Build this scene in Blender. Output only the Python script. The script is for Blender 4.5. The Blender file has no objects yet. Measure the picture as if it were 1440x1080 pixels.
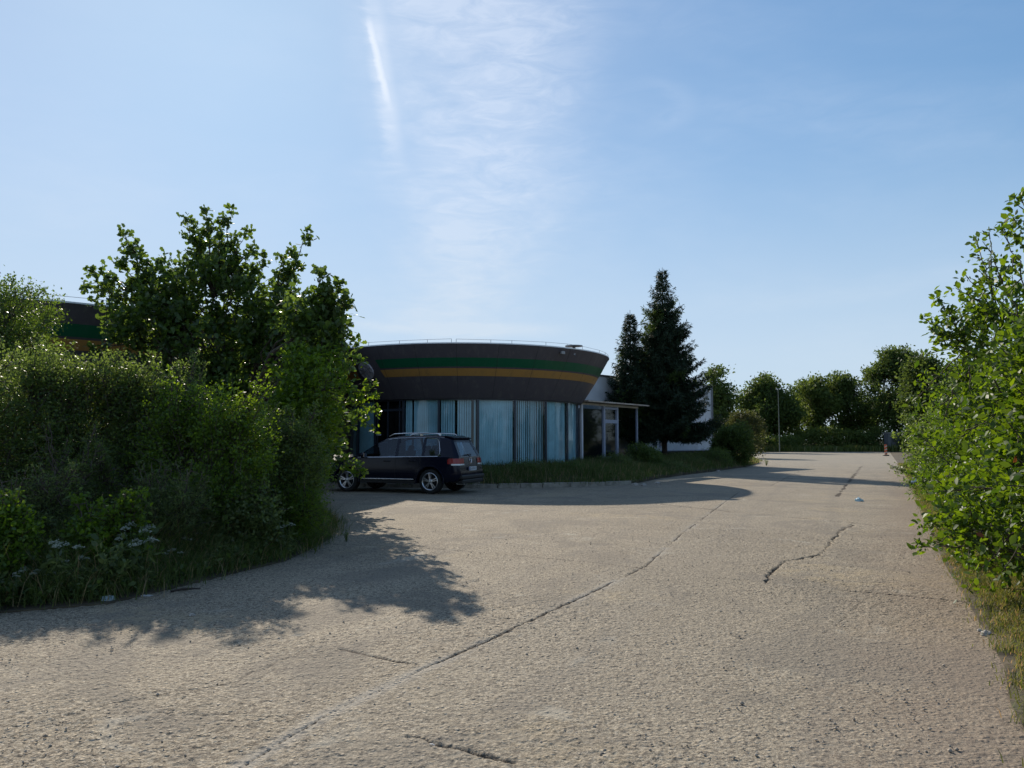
import bpy, bmesh, math, random
import numpy as np
from math import sin, cos, radians, pi, sqrt, atan2
from mathutils import Vector, Matrix, noise as mnoise

# ---------------------------------------------------------------- camera, world, sun, exposure
sc = bpy.context.scene
COL = sc.collection
CAMZ = 1.6
F = 1080.0
PITCH = math.atan(78 / F)
cam_d = bpy.data.cameras.new('camera')
cam_d.sensor_fit = 'HORIZONTAL'; cam_d.sensor_width = 36; cam_d.lens = 27
cam_d.clip_start = 0.05; cam_d.clip_end = 3000
cam = bpy.data.objects.new('camera', cam_d); COL.objects.link(cam)
cam.location = (0, 0, CAMZ); cam.rotation_euler = (pi / 2 + PITCH, 0, 0)
sc.camera = cam

SUN_EL, SUN_AZ = radians(29.3), radians(-21.3)      # azimuth from +Y, positive towards +X
sdir = Vector((sin(SUN_AZ) * cos(SUN_EL), cos(SUN_AZ) * cos(SUN_EL), sin(SUN_EL)))
sun_d = bpy.data.lights.new('sun', 'SUN'); sun_d.energy = 4.2; sun_d.angle = radians(0.5)
sun_d.color = (1.0, 0.90, 0.76)
sun = bpy.data.objects.new('sun', sun_d); COL.objects.link(sun)
sun.rotation_euler = sdir.to_track_quat('Z', 'Y').to_euler(); sun.location = (-10, 30, 40)

sc.view_settings.view_transform = 'Standard'
sc.view_settings.look = 'None'; sc.view_settings.gamma = 1
sc.view_settings.use_curve_mapping = False
sc.view_settings.exposure = 0.52
sc.cycles.max_bounces = 8; sc.cycles.transparent_max_bounces = 16
sc.cycles.diffuse_bounces = 3; sc.cycles.glossy_bounces = 3; sc.cycles.transmission_bounces = 4
sc.cycles.caustics_reflective = False; sc.cycles.caustics_refractive = False

# small expression builder for shader math
class X:
    def __init__(s, nt, v): s.nt = nt; s.v = v
    def _m(s, op, *a, clamp=False):
        n = s.nt.nodes.new('ShaderNodeMath'); n.operation = op; n.use_clamp = clamp
        for i, q in enumerate((s,) + a):
            q = q.v if isinstance(q, X) else q
            if isinstance(q, (int, float)): n.inputs[i].default_value = q
            else: s.nt.links.new(q, n.inputs[i])
        return X(s.nt, n.outputs[0])
    def __add__(s, o): return s._m('ADD', o)
    def __radd__(s, o): return s._m('ADD', o)
    def __sub__(s, o): return s._m('SUBTRACT', o)
    def __rsub__(s, o): return (s * -1) + o
    def __mul__(s, o): return s._m('MULTIPLY', o)
    def __rmul__(s, o): return s._m('MULTIPLY', o)
    def __truediv__(s, o): return s._m('DIVIDE', o)
    def pw(s, o): return s._m('POWER', o)
    def ab(s): return s._m('ABSOLUTE')
    def mx(s, o): return s._m('MAXIMUM', o)
    def mn(s, o): return s._m('MINIMUM', o)
    def cl(s): return s._m('ADD', 0.0, clamp=True)
    def step(s, a, b):
        n = s.nt.nodes.new('ShaderNodeMapRange'); n.interpolation_type = 'SMOOTHSTEP'
        s.nt.links.new(s.v, n.inputs[0]); n.inputs[1].default_value = a; n.inputs[2].default_value = b
        flip = a > b
        if flip:
            n.inputs[1].default_value = b; n.inputs[2].default_value = a
            n.inputs[3].default_value = 1; n.inputs[4].default_value = 0
        return X(s.nt, n.outputs[0])

def vnoise(nt, vec, scale, detail=4, rough=.55, dist=0.0, dim='3D'):
    n = nt.nodes.new('ShaderNodeTexNoise'); n.noise_dimensions = dim
    n.inputs['Scale'].default_value = scale; n.inputs['Detail'].default_value = detail
    n.inputs['Roughness'].default_value = rough; n.inputs['Distortion'].default_value = dist
    if vec is not None: nt.links.new(vec, n.inputs['Vector'])
    return X(nt, n.outputs[0])

def comb(nt, x, y, z=0.0):
    n = nt.nodes.new('ShaderNodeCombineXYZ')
    for i, q in enumerate((x, y, z)):
        if isinstance(q, X): nt.links.new(q.v, n.inputs[i])
        else: n.inputs[i].default_value = q
    return n.outputs[0]

def mixc(nt, fac, a, b):
    n = nt.nodes.new('ShaderNodeMix'); n.data_type = 'RGBA'
    def put(sock, q):
        if isinstance(q, X): nt.links.new(q.v, sock)
        elif isinstance(q, (int, float)): sock.default_value = q
        elif isinstance(q, tuple): sock.default_value = (*q[:3], 1)
        else: nt.links.new(q, sock)
    put(n.inputs[0], fac); put(n.inputs[6], a); put(n.inputs[7], b)
    return n.outputs[2]

w = bpy.data.worlds.new('World'); sc.world = w; w.use_nodes = True
nt = w.node_tree; nt.nodes.clear()
wo = nt.nodes.new('ShaderNodeOutputWorld'); bg = nt.nodes.new('ShaderNodeBackground')
sky = nt.nodes.new('ShaderNodeTexSky'); sky.sky_type = 'NISHITA'; sky.sun_disc = False
sky.sun_elevation = SUN_EL; sky.sun_rotation = SUN_AZ
sky.air_density = 1.0; sky.dust_density = 0.3; sky.ozone_density = 1.6; sky.altitude = 50
tc = nt.nodes.new('ShaderNodeTexCoord')
sp = nt.nodes.new('ShaderNodeSeparateXYZ'); nt.links.new(tc.outputs['Generated'], sp.inputs[0])
gx, gy, gz = [X(nt, o) for o in sp.outputs]
az = gx._m('ARCTAN2', gy) * (180 / pi)              # degrees, 0 = +Y
el = gz._m('ARCSINE') * (180 / pi)
pl = comb(nt, gx / (gz.mx(0.03) + .12), gy / (gz.mx(0.03) + .12), 0.0)
n_big = vnoise(nt, pl, .55, 5, .6, .4)
n_w = vnoise(nt, comb(nt, az * .028, el * .10), 2.2, 5, .62, .5)
n_f = vnoise(nt, comb(nt, az * .10, el * .35), 2.5, 6, .65, .8)
# broad cirrus plume
n_s = vnoise(nt, comb(nt, az * .030, el * .045), 1.6, 4, .6, 1.2)
wob = (n_w - .5) * 6 + (n_s - .5) * 13
cA = az + 3.8 - (el - 10) * .115 + wob
hw = (el - 8) * .16 + 3.2
plume = (cA / hw.mx(2.0)).ab().step(1.95, .05) * el.step(4.0, 9) * (n_w * .45 + n_f.pw(2.0) * 1.9)
# contrail, a little ragged
tl = az + 8.9 + (el - 20.5) * .19
trail = ((tl + (n_f - .5) * 1.1).ab()).step(1.15, .1) * el.step(18.5, 23) * el.step(33, 28.0) * (n_f * 1.1)
trail2 = ((az + 10.2 + (el - 26.5) * .30 + (n_f - .5) * .5).ab()).step(.38, .0) * el.step(23.2, 25.2) * el.step(29.6, 28.0)
# hook shaped wisp right of the plume
ha = (az - 9.5) / 3.6; he = (el - 23.6) / 1.6
rr = (ha * ha + he * he).pw(.5)
hook = ((rr - 1.0 + (n_f - .5) * .5).ab()).step(.42, .0) * az.step(7.5, 12.0) * (n_w * .9 + .15)
# low streaks near the horizon
low = ((el - 8.2 + (n_w - .5) * 2.2).ab()).step(.75, .0) * az.step(-14, -9) * az.step(6, 1) * n_f * 1.5
low2 = ((el - 9.0 - az * .05 + (n_w - .5) * 5).ab()).step(1.5, .0) * az.step(8, 18) * n_f * .7
veil = n_big.step(.40, .80) * (n_f * .9)
leftw = az.step(-6, -30) * (n_w * .5 + .25)
cloud = (plume * .95 + trail * .6 + trail2 * .7 + hook * .20 + low * .8 + low2 * .5 + veil * 1.0 + leftw * .5).mn(.95)
horiz = el.step(22, 0)
hsk = nt.nodes.new('ShaderNodeHueSaturation'); hsk.inputs['Saturation'].default_value = 1.2; nt.links.new(sky.outputs[0], hsk.inputs['Color'])
ssk = nt.nodes.new('ShaderNodeSeparateColor'); nt.links.new(hsk.outputs[0], ssk.inputs[0])
def soft(o, k):                                     # the glare round the sun, held to what the air here shows
    q = X(nt, o); return q / ((q / k).pw(2.0) + 1.0).pw(.5)
csk = nt.nodes.new('ShaderNodeCombineColor')
for i_, k_ in enumerate((2.7, 4.05, 5.85)): nt.links.new(soft(ssk.outputs[i_], k_).v, csk.inputs[i_])
ccol = mixc(nt, horiz, (4.25, 4.75, 5.6), (4.2, 4.6, 4.95))
mix1 = mixc(nt, cloud * .60, csk.outputs[0], ccol)
mix1 = mixc(nt, (trail * .28 + trail2 * .42 + hook * .0).cl(), mix1, (5.3, 5.6, 6.1))
mix2 = mixc(nt, horiz * .62, mix1, (3.7, 4.25, 4.8))
nt.links.new(mix2, bg.inputs[0]); bg.inputs[1].default_value = 0.125
nt.links.new(bg.outputs[0], wo.inputs[0])

# ---------------------------------------------------------------- helpers
rng = np.random.default_rng(7)
random.seed(7)

def at(px, py, Y):
    """photo position + distance along +Y -> a point of the place"""
    xc = (px - 720) / F; yc = (540 - py) / F
    d = Vector((xc, cos(PITCH) - yc * sin(PITCH), sin(PITCH) + yc * cos(PITCH)))
    return Vector((0, 0, CAMZ)) + d * (Y / d.y)

def gnd(px, py):
    xc = (px - 720) / F; yc = (540 - py) / F
    d = Vector((xc, cos(PITCH) - yc * sin(PITCH), sin(PITCH) + yc * cos(PITCH)))
    return Vector((0, 0, CAMZ)) + d * (-CAMZ / d.z)

def tag(o, label=None, cat=None, group=None, kind=None):
    if label: o['label'] = label
    if cat: o['category'] = cat
    if group: o['group'] = group
    if kind: o['kind'] = kind
    return o

def empty(name, loc, rz=0.0):
    o = bpy.data.objects.new(name, None); COL.objects.link(o)
    o.location = loc; o.rotation_euler = (0, 0, rz); o.empty_display_size = .3
    return o

def mesh_np(name, V, Fc, mat, parent=None, smooth=False, attrs=None):
    """V (n,3); Fc list of int arrays (m,k) """
    me = bpy.data.meshes.new(name)
    V = np.asarray(V, dtype=np.float32)
    if not isinstance(Fc, (list, tuple)): Fc = [Fc]
    Fc = [np.asarray(f, dtype=np.int32) for f in Fc if len(f)]
    me.vertices.add(len(V)); me.vertices.foreach_set('co', V.ravel())
    nl = sum(f.size for f in Fc); nf = sum(len(f) for f in Fc)
    me.loops.add(nl); me.polygons.add(nf)
    me.loops.foreach_set('vertex_index', np.concatenate([f.ravel() for f in Fc]))
    tot = np.concatenate([np.full(len(f), f.shape[1], dtype=np.int32) for f in Fc])
    st = np.concatenate([[0], np.cumsum(tot)[:-1]]).astype(np.int32)
    me.polygons.foreach_set('loop_start', st); me.polygons.foreach_set('loop_total', tot)
    if smooth: me.polygons.foreach_set('use_smooth', np.ones(nf, dtype=bool))
    me.update(calc_edges=True)
    for k, a in (attrs or {}).items():
        at_ = me.attributes.new(k, 'FLOAT', 'POINT'); at_.data.foreach_set('value', np.asarray(a, dtype=np.float32))
    o = bpy.data.objects.new(name, me); COL.objects.link(o)
    if mat: me.materials.append(mat)
    if parent: o.parent = parent
    return o

class MB:
    def __init__(s): s.v = []; s.f = []
    def add(s, vs, fs):
        b = len(s.v); s.v += [tuple(v) for v in vs]; s.f += [tuple(i + b for i in f) for f in fs]; return s
    def box(s, c, d, rz=0.0, M=None):
        vs = []
        for x in (-.5, .5):
            for y in (-.5, .5):
                for z in (-.5, .5):
                    p = Vector((x * d[0], y * d[1], z * d[2]))
                    if rz: p = Matrix.Rotation(rz, 3, 'Z') @ p
                    if M is not None: p = M @ p
                    vs.append(p + Vector(c))
        return s.add(vs, [(0, 1, 3, 2), (4, 6, 7, 5), (0, 4, 5, 1), (2, 3, 7, 6), (0, 2, 6, 4), (1, 5, 7, 3)])
    def bar(s, a, b, wd, ht=None):
        a, b = Vector(a), Vector(b); d = b - a; L = d.length; q = d.to_track_quat('X', 'Z').to_matrix()
        return s.box((a + b) / 2, (L, wd, ht or wd), M=q)
    def tube(s, pts, rad, n=8, cap=True):
        pts = [Vector(p) for p in pts]; k = len(pts)
        if not hasattr(rad, '__len__'): rad = [rad] * k
        vs = []; prev = None
        for i, p in enumerate(pts):
            t = (pts[min(i + 1, k - 1)] - pts[max(i - 1, 0)]).normalized()
            a = Vector((0, 0, 1)) if abs(t.z) < .9 else Vector((1, 0, 0))
            if prev is not None and (prev - t * prev.dot(t)).length > .1: u = (prev - t * prev.dot(t)).normalized()
            else: u = t.cross(a).normalized()
            prev = u; v_ = t.cross(u)
            for j in range(n):
                q = 2 * pi * j / n; vs.append(p + (u * cos(q) + v_ * sin(q)) * rad[i])
        fs = [(i * n + j, i * n + (j + 1) % n, (i + 1) * n + (j + 1) % n, (i + 1) * n + j) for i in range(k - 1) for j in range(n)]
        if cap: fs += [tuple(range(n))[::-1], tuple((k - 1) * n + j for j in range(n))]
        return s.add(vs, fs)
    def grid(s, rows):
        m = len(rows[0]); vs = [p for r in rows for p in r]
        return s.add(vs, [(i * m + j, i * m + j + 1, (i + 1) * m + j + 1, (i + 1) * m + j) for i in range(len(rows) - 1) for j in range(m - 1)])
    def prism(s, poly, z0, z1):
        n = len(poly); vs = [(x, y, z0) for x, y in poly] + [(x, y, z1) for x, y in poly]
        return s.add(vs, [tuple(range(n))[::-1], tuple(range(n, 2 * n))] + [(i, (i + 1) % n, (i + 1) % n + n, i + n) for i in range(n)])
    def lathe(s, prof, n=32, axis='z', c=(0, 0, 0), a0=0, a1=2 * pi):
        rows = []
        for r, h in prof:
            row = []
            for j in range(n + 1):
                q = a0 + (a1 - a0) * j / n
                if axis == 'z': row.append((c[0] + r * cos(q), c[1] + r * sin(q), c[2] + h))
                else: row.append((c[0] + r * cos(q), c[1] + h, c[2] + r * sin(q)))
            rows.append(row)
        return s.grid(rows)
    def build(s, name, mat, parent=None, smooth=None, bevel=0):
        me = bpy.data.meshes.new(name); me.from_pydata(s.v, [], s.f)
        bm = bmesh.new(); bm.from_mesh(me)
        bmesh.ops.remove_doubles(bm, verts=bm.verts, dist=1e-5)
        bmesh.ops.recalc_face_normals(bm, faces=bm.faces)
        bm.to_mesh(me); bm.free()
        if smooth is not None:
            me.polygons.foreach_set('use_smooth', [True] * len(me.polygons))
            me.set_sharp_from_angle(angle=radians(smooth))
        o = bpy.data.objects.new(name, me); COL.objects.link(o)
        me.materials.append(mat)
        if parent: o.parent = parent
        if bevel:
            m = o.modifiers.new('bevel', 'BEVEL'); m.width = bevel; m.segments = 2; m.limit_method = 'ANGLE'
        return o

def mat(name, col, rough=.6, metal=0.0, spec=.5, vary=.0, vscale=3.0, bump=0.0, bscale=30.0, coat=0.0, dirt=None, dscale=1.5):
    m = bpy.data.materials.new(name); m.use_nodes = True; t = m.node_tree
    p = t.nodes['Principled BSDF']
    p.inputs['Base Color'].default_value = (*col, 1); p.inputs['Roughness'].default_value = rough
    p.inputs['Metallic'].default_value = metal; p.inputs['Specular IOR Level'].default_value = spec
    p.inputs['Coat Weight'].default_value = coat; p.inputs['Coat Roughness'].default_value = .08
    tcn = t.nodes.new('ShaderNodeTexCoord')
    out = None
    if vary:
        n = vnoise(t, tcn.outputs['Object'], vscale, 5, .6, .3)
        f = n.step(.3, .7)
        a = tuple(c * (1 - vary) for c in col); b = tuple(min(1, c * (1 + vary)) for c in col)
        out = mixc(t, f, a, b)
    if dirt:
        n = vnoise(t, tcn.outputs['Object'], dscale, 6, .7, .6).step(.5, .72)
        out = mixc(t, n * .8, out if out is not None else col, dirt)
    if out is not None: t.links.new(out, p.inputs['Base Color'])
    if bump:
        n = vnoise(t, tcn.outputs['Object'], bscale, 5, .6)
        b = t.nodes.new('ShaderNodeBump'); b.inputs['Strength'].default_value = .6; b.inputs['Distance'].default_value = bump
        t.links.new(n.v, b.inputs['Height']); t.links.new(b.outputs[0], p.inputs['Normal'])
    return m

def leafmat(name, c_dark, c_light, trans=.45, c_odd=None, rough=.45, spec=.45, odd_at=.97):
    m = bpy.data.materials.new(name); m.use_nodes = True; t = m.node_tree
    p = t.nodes['Principled BSDF']; out = t.nodes['Material Output']
    a = t.nodes.new('ShaderNodeAttribute'); a.attribute_name = 'tint'
    f = X(t, a.outputs['Fac'])
    c = mixc(t, f, c_dark, c_light)
    if c_odd: c = mixc(t, f.step(odd_at, odd_at + .005), c, c_odd)
    t.links.new(c, p.inputs['Base Color'])
    p.inputs['Roughness'].default_value = rough; p.inputs['Specular IOR Level'].default_value = spec
    tr = t.nodes.new('ShaderNodeBsdfTranslucent')
    hs = t.nodes.new('ShaderNodeHueSaturation'); hs.inputs['Hue'].default_value = .475
    hs.inputs['Saturation'].default_value = 1.15; hs.inputs['Value'].default_value = 2.1
    t.links.new(c, hs.inputs['Color']); t.links.new(hs.outputs[0], tr.inputs['Color'])
    mx = t.nodes.new('ShaderNodeMixShader'); mx.inputs[0].default_value = trans
    t.links.new(p.outputs[0], mx.inputs[1]); t.links.new(tr.outputs[0], mx.inputs[2])
    t.links.new(mx.outputs[0], out.inputs['Surface'])
    return m

# numpy value noise --------------------------------------------------------
_tab = np.random.default_rng(3).random((256, 256)).astype(np.float32)
def vn2(x, y, sc_, seed=0):
    x = x * sc_ + seed * 17.3; y = y * sc_ + seed * 9.1
    xi = np.floor(x).astype(np.int64); yi = np.floor(y).astype(np.int64)
    fx = x - xi; fy = y - yi; fx = fx * fx * (3 - 2 * fx); fy = fy * fy * (3 - 2 * fy)
    g = lambda a, b: _tab[a & 255, b & 255]
    return (g(xi, yi) * (1 - fx) + g(xi + 1, yi) * fx) * (1 - fy) + (g(xi, yi + 1) * (1 - fx) + g(xi + 1, yi + 1) * fx) * fy
def fbm(x, y, sc_, o=4, seed=0):
    s = 0; a = .5
    for i in range(o): s = s + a * vn2(x, y, sc_ * 2 ** i, seed + i); a *= .5
    return s

# ---------------------------------------------------------------- ground
def ground_mat():
    m = mat('soil_and_grass', (.10, .09, .045), .95, vary=.5, vscale=.6, bump=.03, bscale=6, dirt=(.05, .085, .02), dscale=.35)
    return m
gs = MB(); gs.grid([[(x, y, -.06) for x in (-1500, -60, 60, 1500)] for y in (-60, 0, 150, 2500)])
tag(gs.build('ground', ground_mat()), kind='structure')

def seg_dist(PX, PY, pts, wid):
    """distance field of a polyline evaluated only near it"""
    D = np.full(PX.shape, 9.0, dtype=np.float32)
    for (x0, y0), (x1, y1) in zip(pts[:-1], pts[1:]):
        dx, dy = x1 - x0, y1 - y0; L2 = dx * dx + dy * dy + 1e-9
        tt = np.clip(((PX - x0) * dx + (PY - y0) * dy) / L2, 0, 1)
        D = np.minimum(D, np.hypot(PX - x0 - tt * dx, PY - y0 - tt * dy))
    return D

def jag(pts, amp=.02, step=.12, seed=0):
    r = random.Random(seed); out = []
    for a, b in zip(pts[:-1], pts[1:]):
        L = math.hypot(b[0] - a[0], b[1] - a[1]); n = max(1, int(L / step))
        for i in range(n):
            t_ = i / n; out.append((a[0] + (b[0] - a[0]) * t_ + r.uniform(-amp, amp), a[1] + (b[1] - a[1]) * t_ + r.uniform(-amp, amp)))
    out.append(pts[-1]); return out

def yard():
    def spans(L):
        out = [np.array([L[0][0]])]
        for (a, st), (b, _) in zip(L[:-1], L[1:]):
            n = max(1, int(round((b - a) / st))); out.append(np.linspace(a, b, n + 1)[1:])
        return np.concatenate(out)
    xs = spans([(-60, 4), (-20, .5), (-8, .04), (-5, .014), (5.6, .03), (12, .12), (24, .5), (40, 4), (90, 1)])
    ys = spans([(-20, 3), (1, .2), (2.6, .012), (6, .017), (9, .03), (14, .06), (22, .12), (34, .3), (60, 1.0), (102, 1)])
    PX, PY = np.meshgrid(xs, ys); PX = PX.astype(np.float32); PY = PY.astype(np.float32)
    near = np.clip((26 - PY) / 12, 0, 1) * (PY > 1.2)
    Z = (fbm(PX, PY, .35, 3, 1) - .44) * .03
    sst = lambda v, a, b: (lambda q: q * q * (3 - 2 * q))(np.clip((v - a) / (b - a), 0, 1))
    patch = np.clip((fbm(PX, PY, .55, 4, 30) - .40) * 6, 0, 1)          # rough against smoother areas
    wx = PX + (vn2(PX, PY, 6, 71) - .5) * .10; wy = PY + (vn2(PX, PY, 6, 77) - .5) * .10
    st1 = sst(vn2(wx, wy, 24, 9), .52, .66); st2 = sst(vn2(wx, wy, 47, 12), .50, .70); st3 = sst(vn2(wx, wy, 11, 15), .60, .70)
    h = (fbm(PX, PY, 7, 2, 5) - .37) * .007 + st1 * .0055 + st2 * .0065 + st3 * .001
    Z += h * (.38 + .40 * patch) * near
    G = lambda x, y: tuple(gnd(x, y)[:2])
    J = []                          # (points, half width, depth, strength)
    lonA = [G(300, 1105), G(455, 1010), G(590, 945), G(690, 900), G(905, 798), G(960, 750), G(1040, 691)]
    J.append((jag(lonA, .012, .15, 1), .016, .014, 1.0))
    J.append((jag([G(1177, 698), G(1212, 655)], .02, .5, 2), .07, .01, 1.0))
    J.append((jag([G(1070, 690), G(1145, 652)], .02, .5, 3), .05, .01, .5))
    J.append((jag([G(1078, 820), G(1085, 803), G(1105, 789), G(1155, 780), G(1168, 765), G(1183, 745), G(1200, 738)], .03, .07, 4), .026, .03, 1.2))
    J.append((jag([G(930, 709), G(1040, 720.5), G(1199, 735.5), G(1340, 750)], .015, .2, 5), .034, .012, 1.0))
    J.append((jag([G(450, 764), G(595, 771), G(700, 779), G(855, 793), G(905, 800)], .015, .2, 6), .020, .01, .85))
    J.append((jag([G(1175, 829), G(1275, 838), G(1420, 852)], .012, .15, 7), .020, .014, 1.0))
    J.append((jag([G(985, 812), G(1040, 815), G(1078, 820)], .02, .12, 8), .012, .008, .6))
    J.append((jag([G(480, 914), G(540, 928), G(590, 937)], .012, .1, 9), .016, .014, .9))
    J.append((jag([G(1066, 671), G(1195, 676)], .02, .5, 10), .08, .01, 1.0))
    J.append((jag([G(1120, 655), G(1250, 657)], .02, .6, 11), .08, .01, .6))
    J.append((jag([G(1060, 645), G(1262, 647)], .02, .8, 12), .12, .01, .5))
    J.append((jag([G(570, 1040), G(640, 1052), G(720, 1075)], .03, .08, 13), .02, .02, .8))
    J.append((jag([G(1160, 890), G(1175, 880), G(1190, 866)], .015, .08, 14), .012, .01, .7))
    J.append((jag([G(1105, 789), G(1060, 796), G(1010, 790)], .03, .1, 21), .010, .01, .6))
    J.append((jag([G(1155, 780), G(1215, 790), G(1290, 788)], .03, .1, 22), .009, .008, .5))
    J.append((jag([G(905, 798), G(985, 812), G(1090, 818), G(1175, 829)], .012, .15, 23), .010, .008, .5))
    J.append((jag([G(640, 925), G(700, 960), G(820, 985), G(900, 1000)], .03, .1, 24), .008, .008, .5))
    J.append((jag([G(60, 1010), G(190, 985), G(330, 960), G(450, 905)], .03, .1, 25), .010, .01, .6))
    J.append((jag([G(1190, 866), G(1260, 800), G(1292, 745)], .015, .12, 26), .012, .008, .45))
    J.append((jag([G(940, 733), G(985, 738), G(1085, 700)], .015, .2, 15), .014, .008, .5))
    J.append((jag([G(480, 765), G(445, 762), G(350, 790), G(150, 838), G(40, 862), G(-60, 880)], .02, .2, 16), .016, .012, .6))
    crack = np.zeros_like(PX); wear = np.zeros_like(PX)
    wj = fbm(PX, PY, 14, 2, 40); wl = fbm(PX, PY, 1.3, 2, 44)
    for pts, hw_, dep, st in J:
        a = np.array(pts); m_ = .3
        ix = np.where((xs > a[:, 0].min() - m_) & (xs < a[:, 0].max() + m_))[0]; iy = np.where((ys > a[:, 1].min() - m_) & (ys < a[:, 1].max() + m_))[0]
        if not len(ix) or not len(iy): continue
        s_ = (slice(iy[0], iy[-1] + 1), slice(ix[0], ix[-1] + 1))
        D = seg_dist(PX[s_], PY[s_], pts, 0)
        wv = hw_ * (.35 + 1.5 * wj[s_]) * np.clip((wl[s_] - .18) * 5, .25, 1.3)
        k = np.clip(1.25 - D / np.maximum(wv, 1e-4), 0, 1) * min(1, st)
        crack[s_] = np.maximum(crack[s_], k); Z[s_] -= k * dep
    D = seg_dist(PX, PY, lonA, 0)
    side = D * np.sign(1)
    wear = np.clip(1 - D / .10, 0, 1) * np.clip((fbm(PX, PY, 1.6, 3, 60) - .40) * 7, 0, 1)
    nx = len(xs); ny = len(ys)
    V = np.stack([PX, PY, Z], -1).reshape(-1, 3)
    i = np.arange(nx - 1)[None, :] + np.arange(ny - 1)[:, None] * nx
    Fq = np.stack([i, i + 1, i + 1 + nx, i + nx], -1).reshape(-1, 4)
    m = bpy.data.materials.new('weathered_concrete'); m.use_nodes = True; t = m.node_tree
    p = t.nodes['Principled BSDF']; tcn = t.nodes.new('ShaderNodeTexCoord'); ob = tcn.outputs['Object']
    big = vnoise(t, ob, .22, 5, .6, .5); mid = vnoise(t, ob, 1.6, 5, .6, .4); fine = vnoise(t, ob, 45, 4, .75)
    med = vnoise(t, ob, 12, 4, .7)
    vo = t.nodes.new('ShaderNodeTexVoronoi'); vo.inputs['Scale'].default_value = 34; t.links.new(ob, vo.inputs['Vector'])
    peb = X(t, vo.outputs['Distance']); vc = t.nodes.new('ShaderNodeSeparateColor'); t.links.new(vo.outputs['Color'], vc.inputs[0])
    pr = X(t, vc.outputs[0])
    c = mixc(t, big.step(.35, .65), (.285, .237, .165), (.365, .308, .220))
    c = mixc(t, mid.step(.42, .72) * .55, c, (.22, .18, .125))
    c = mixc(t, pr.step(.72, .9) * peb.step(.45, .2) * .5, c, (.46, .42, .36))
    c = mixc(t, pr.step(.25, .1) * peb.step(.5, .2) * .5, c, (.13, .105, .085))
    f2 = vnoise(t, ob, 24, 3, .6); f3 = vnoise(t, ob, 85, 3, .75)
    c = mixc(t, med.step(.52, .66) * .6, c, (.15, .12, .085))
    c = mixc(t, f2.step(.52, .58) * .75, c, (.10, .08, .058))
    c = mixc(t, f2.step(.44, .34) * .5, c, (.46, .40, .30))
    c = mixc(t, fine.step(.51, .62) * .65, c, (.085, .068, .05))
    c = mixc(t, fine.step(.46, .38) * .55, c, (.52, .46, .36))
    c = mixc(t, f3.step(.50, .60) * .6, c, (.085, .066, .048))
    c = mixc(t, f3.step(.45, .37) * .5, c, (.58, .50, .38))
    spx = t.nodes.new('ShaderNodeSeparateXYZ'); t.links.new(ob, spx.inputs[0])
    ox_, oy_ = X(t, spx.outputs[0]), X(t, spx.outputs[1])
    st_ = vnoise(t, ob, .55, 6, .65, 1.0)                       # stains, worn and mended patches
    c = mixc(t, st_.step(.50, .60) * .5, c, (.165, .142, .112))
    c = mixc(t, vnoise(t, ob, .9, 5, .6, 1.5).step(.60, .70) * .5, c, (.40, .37, .30))
    tr_ = ((ox_ - oy_ * .42 + (mid - .5) * .5 + .1)._m('PINGPONG', .9)).step(.22, .04)   # tyre-worn lanes
    c = mixc(t, tr_ * big.step(.35, .6) * .28, c, (.16, .14, .115))
    la = (ox_ - oy_ * .414 + 2.83)                              # slabs either side of the long joint differ a little
    c = mixc(t, la.step(-.03, .03) * .16, c, (.20, .185, .155))
    c = mixc(t, vnoise(t, ob, .35, 3, .5, .2).step(.54, .66) * vnoise(t, ob, 3.2, 4, .7).step(.40, .60) * .30, c, (.42, .33, .19))
    ex = X(t, spx.outputs[0]) - X(t, spx.outputs[1]) * .5         # dusty reddish margin along the hedge
    c = mixc(t, (ex + (mid - .5) * 1.2).step(-.9, .5) * .45, c, (.20, .145, .105))
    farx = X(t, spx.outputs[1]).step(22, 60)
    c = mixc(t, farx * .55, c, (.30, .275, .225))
    ac = t.nodes.new('ShaderNodeAttribute'); ac.attribute_name = 'wear'
    c = mixc(t, X(t, ac.outputs['Fac']) * .8, c, (.31, .285, .24))
    ak = t.nodes.new('ShaderNodeAttribute'); ak.attribute_name = 'crack'
    c = mixc(t, X(t, ak.outputs['Fac']).step(.15, .8), c, (.055, .042, .03))
    t.links.new(c, p.inputs['Base Color']); p.inputs['Roughness'].default_value = .9; p.inputs['Specular IOR Level'].default_value = .25
    hgt = fine * .45 + med * .7 + (peb.step(.6, .1)) * pr * .5
    b = t.nodes.new('ShaderNodeBump'); b.inputs['Strength'].default_value = .85; b.inputs['Distance'].default_value = .02
    t.links.new(hgt.v, b.inputs['Height']); t.links.new(b.outputs[0], p.inputs['Normal'])
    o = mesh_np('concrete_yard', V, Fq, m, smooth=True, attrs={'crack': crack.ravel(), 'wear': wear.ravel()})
    tag(o, kind='structure')
yard()

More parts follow.
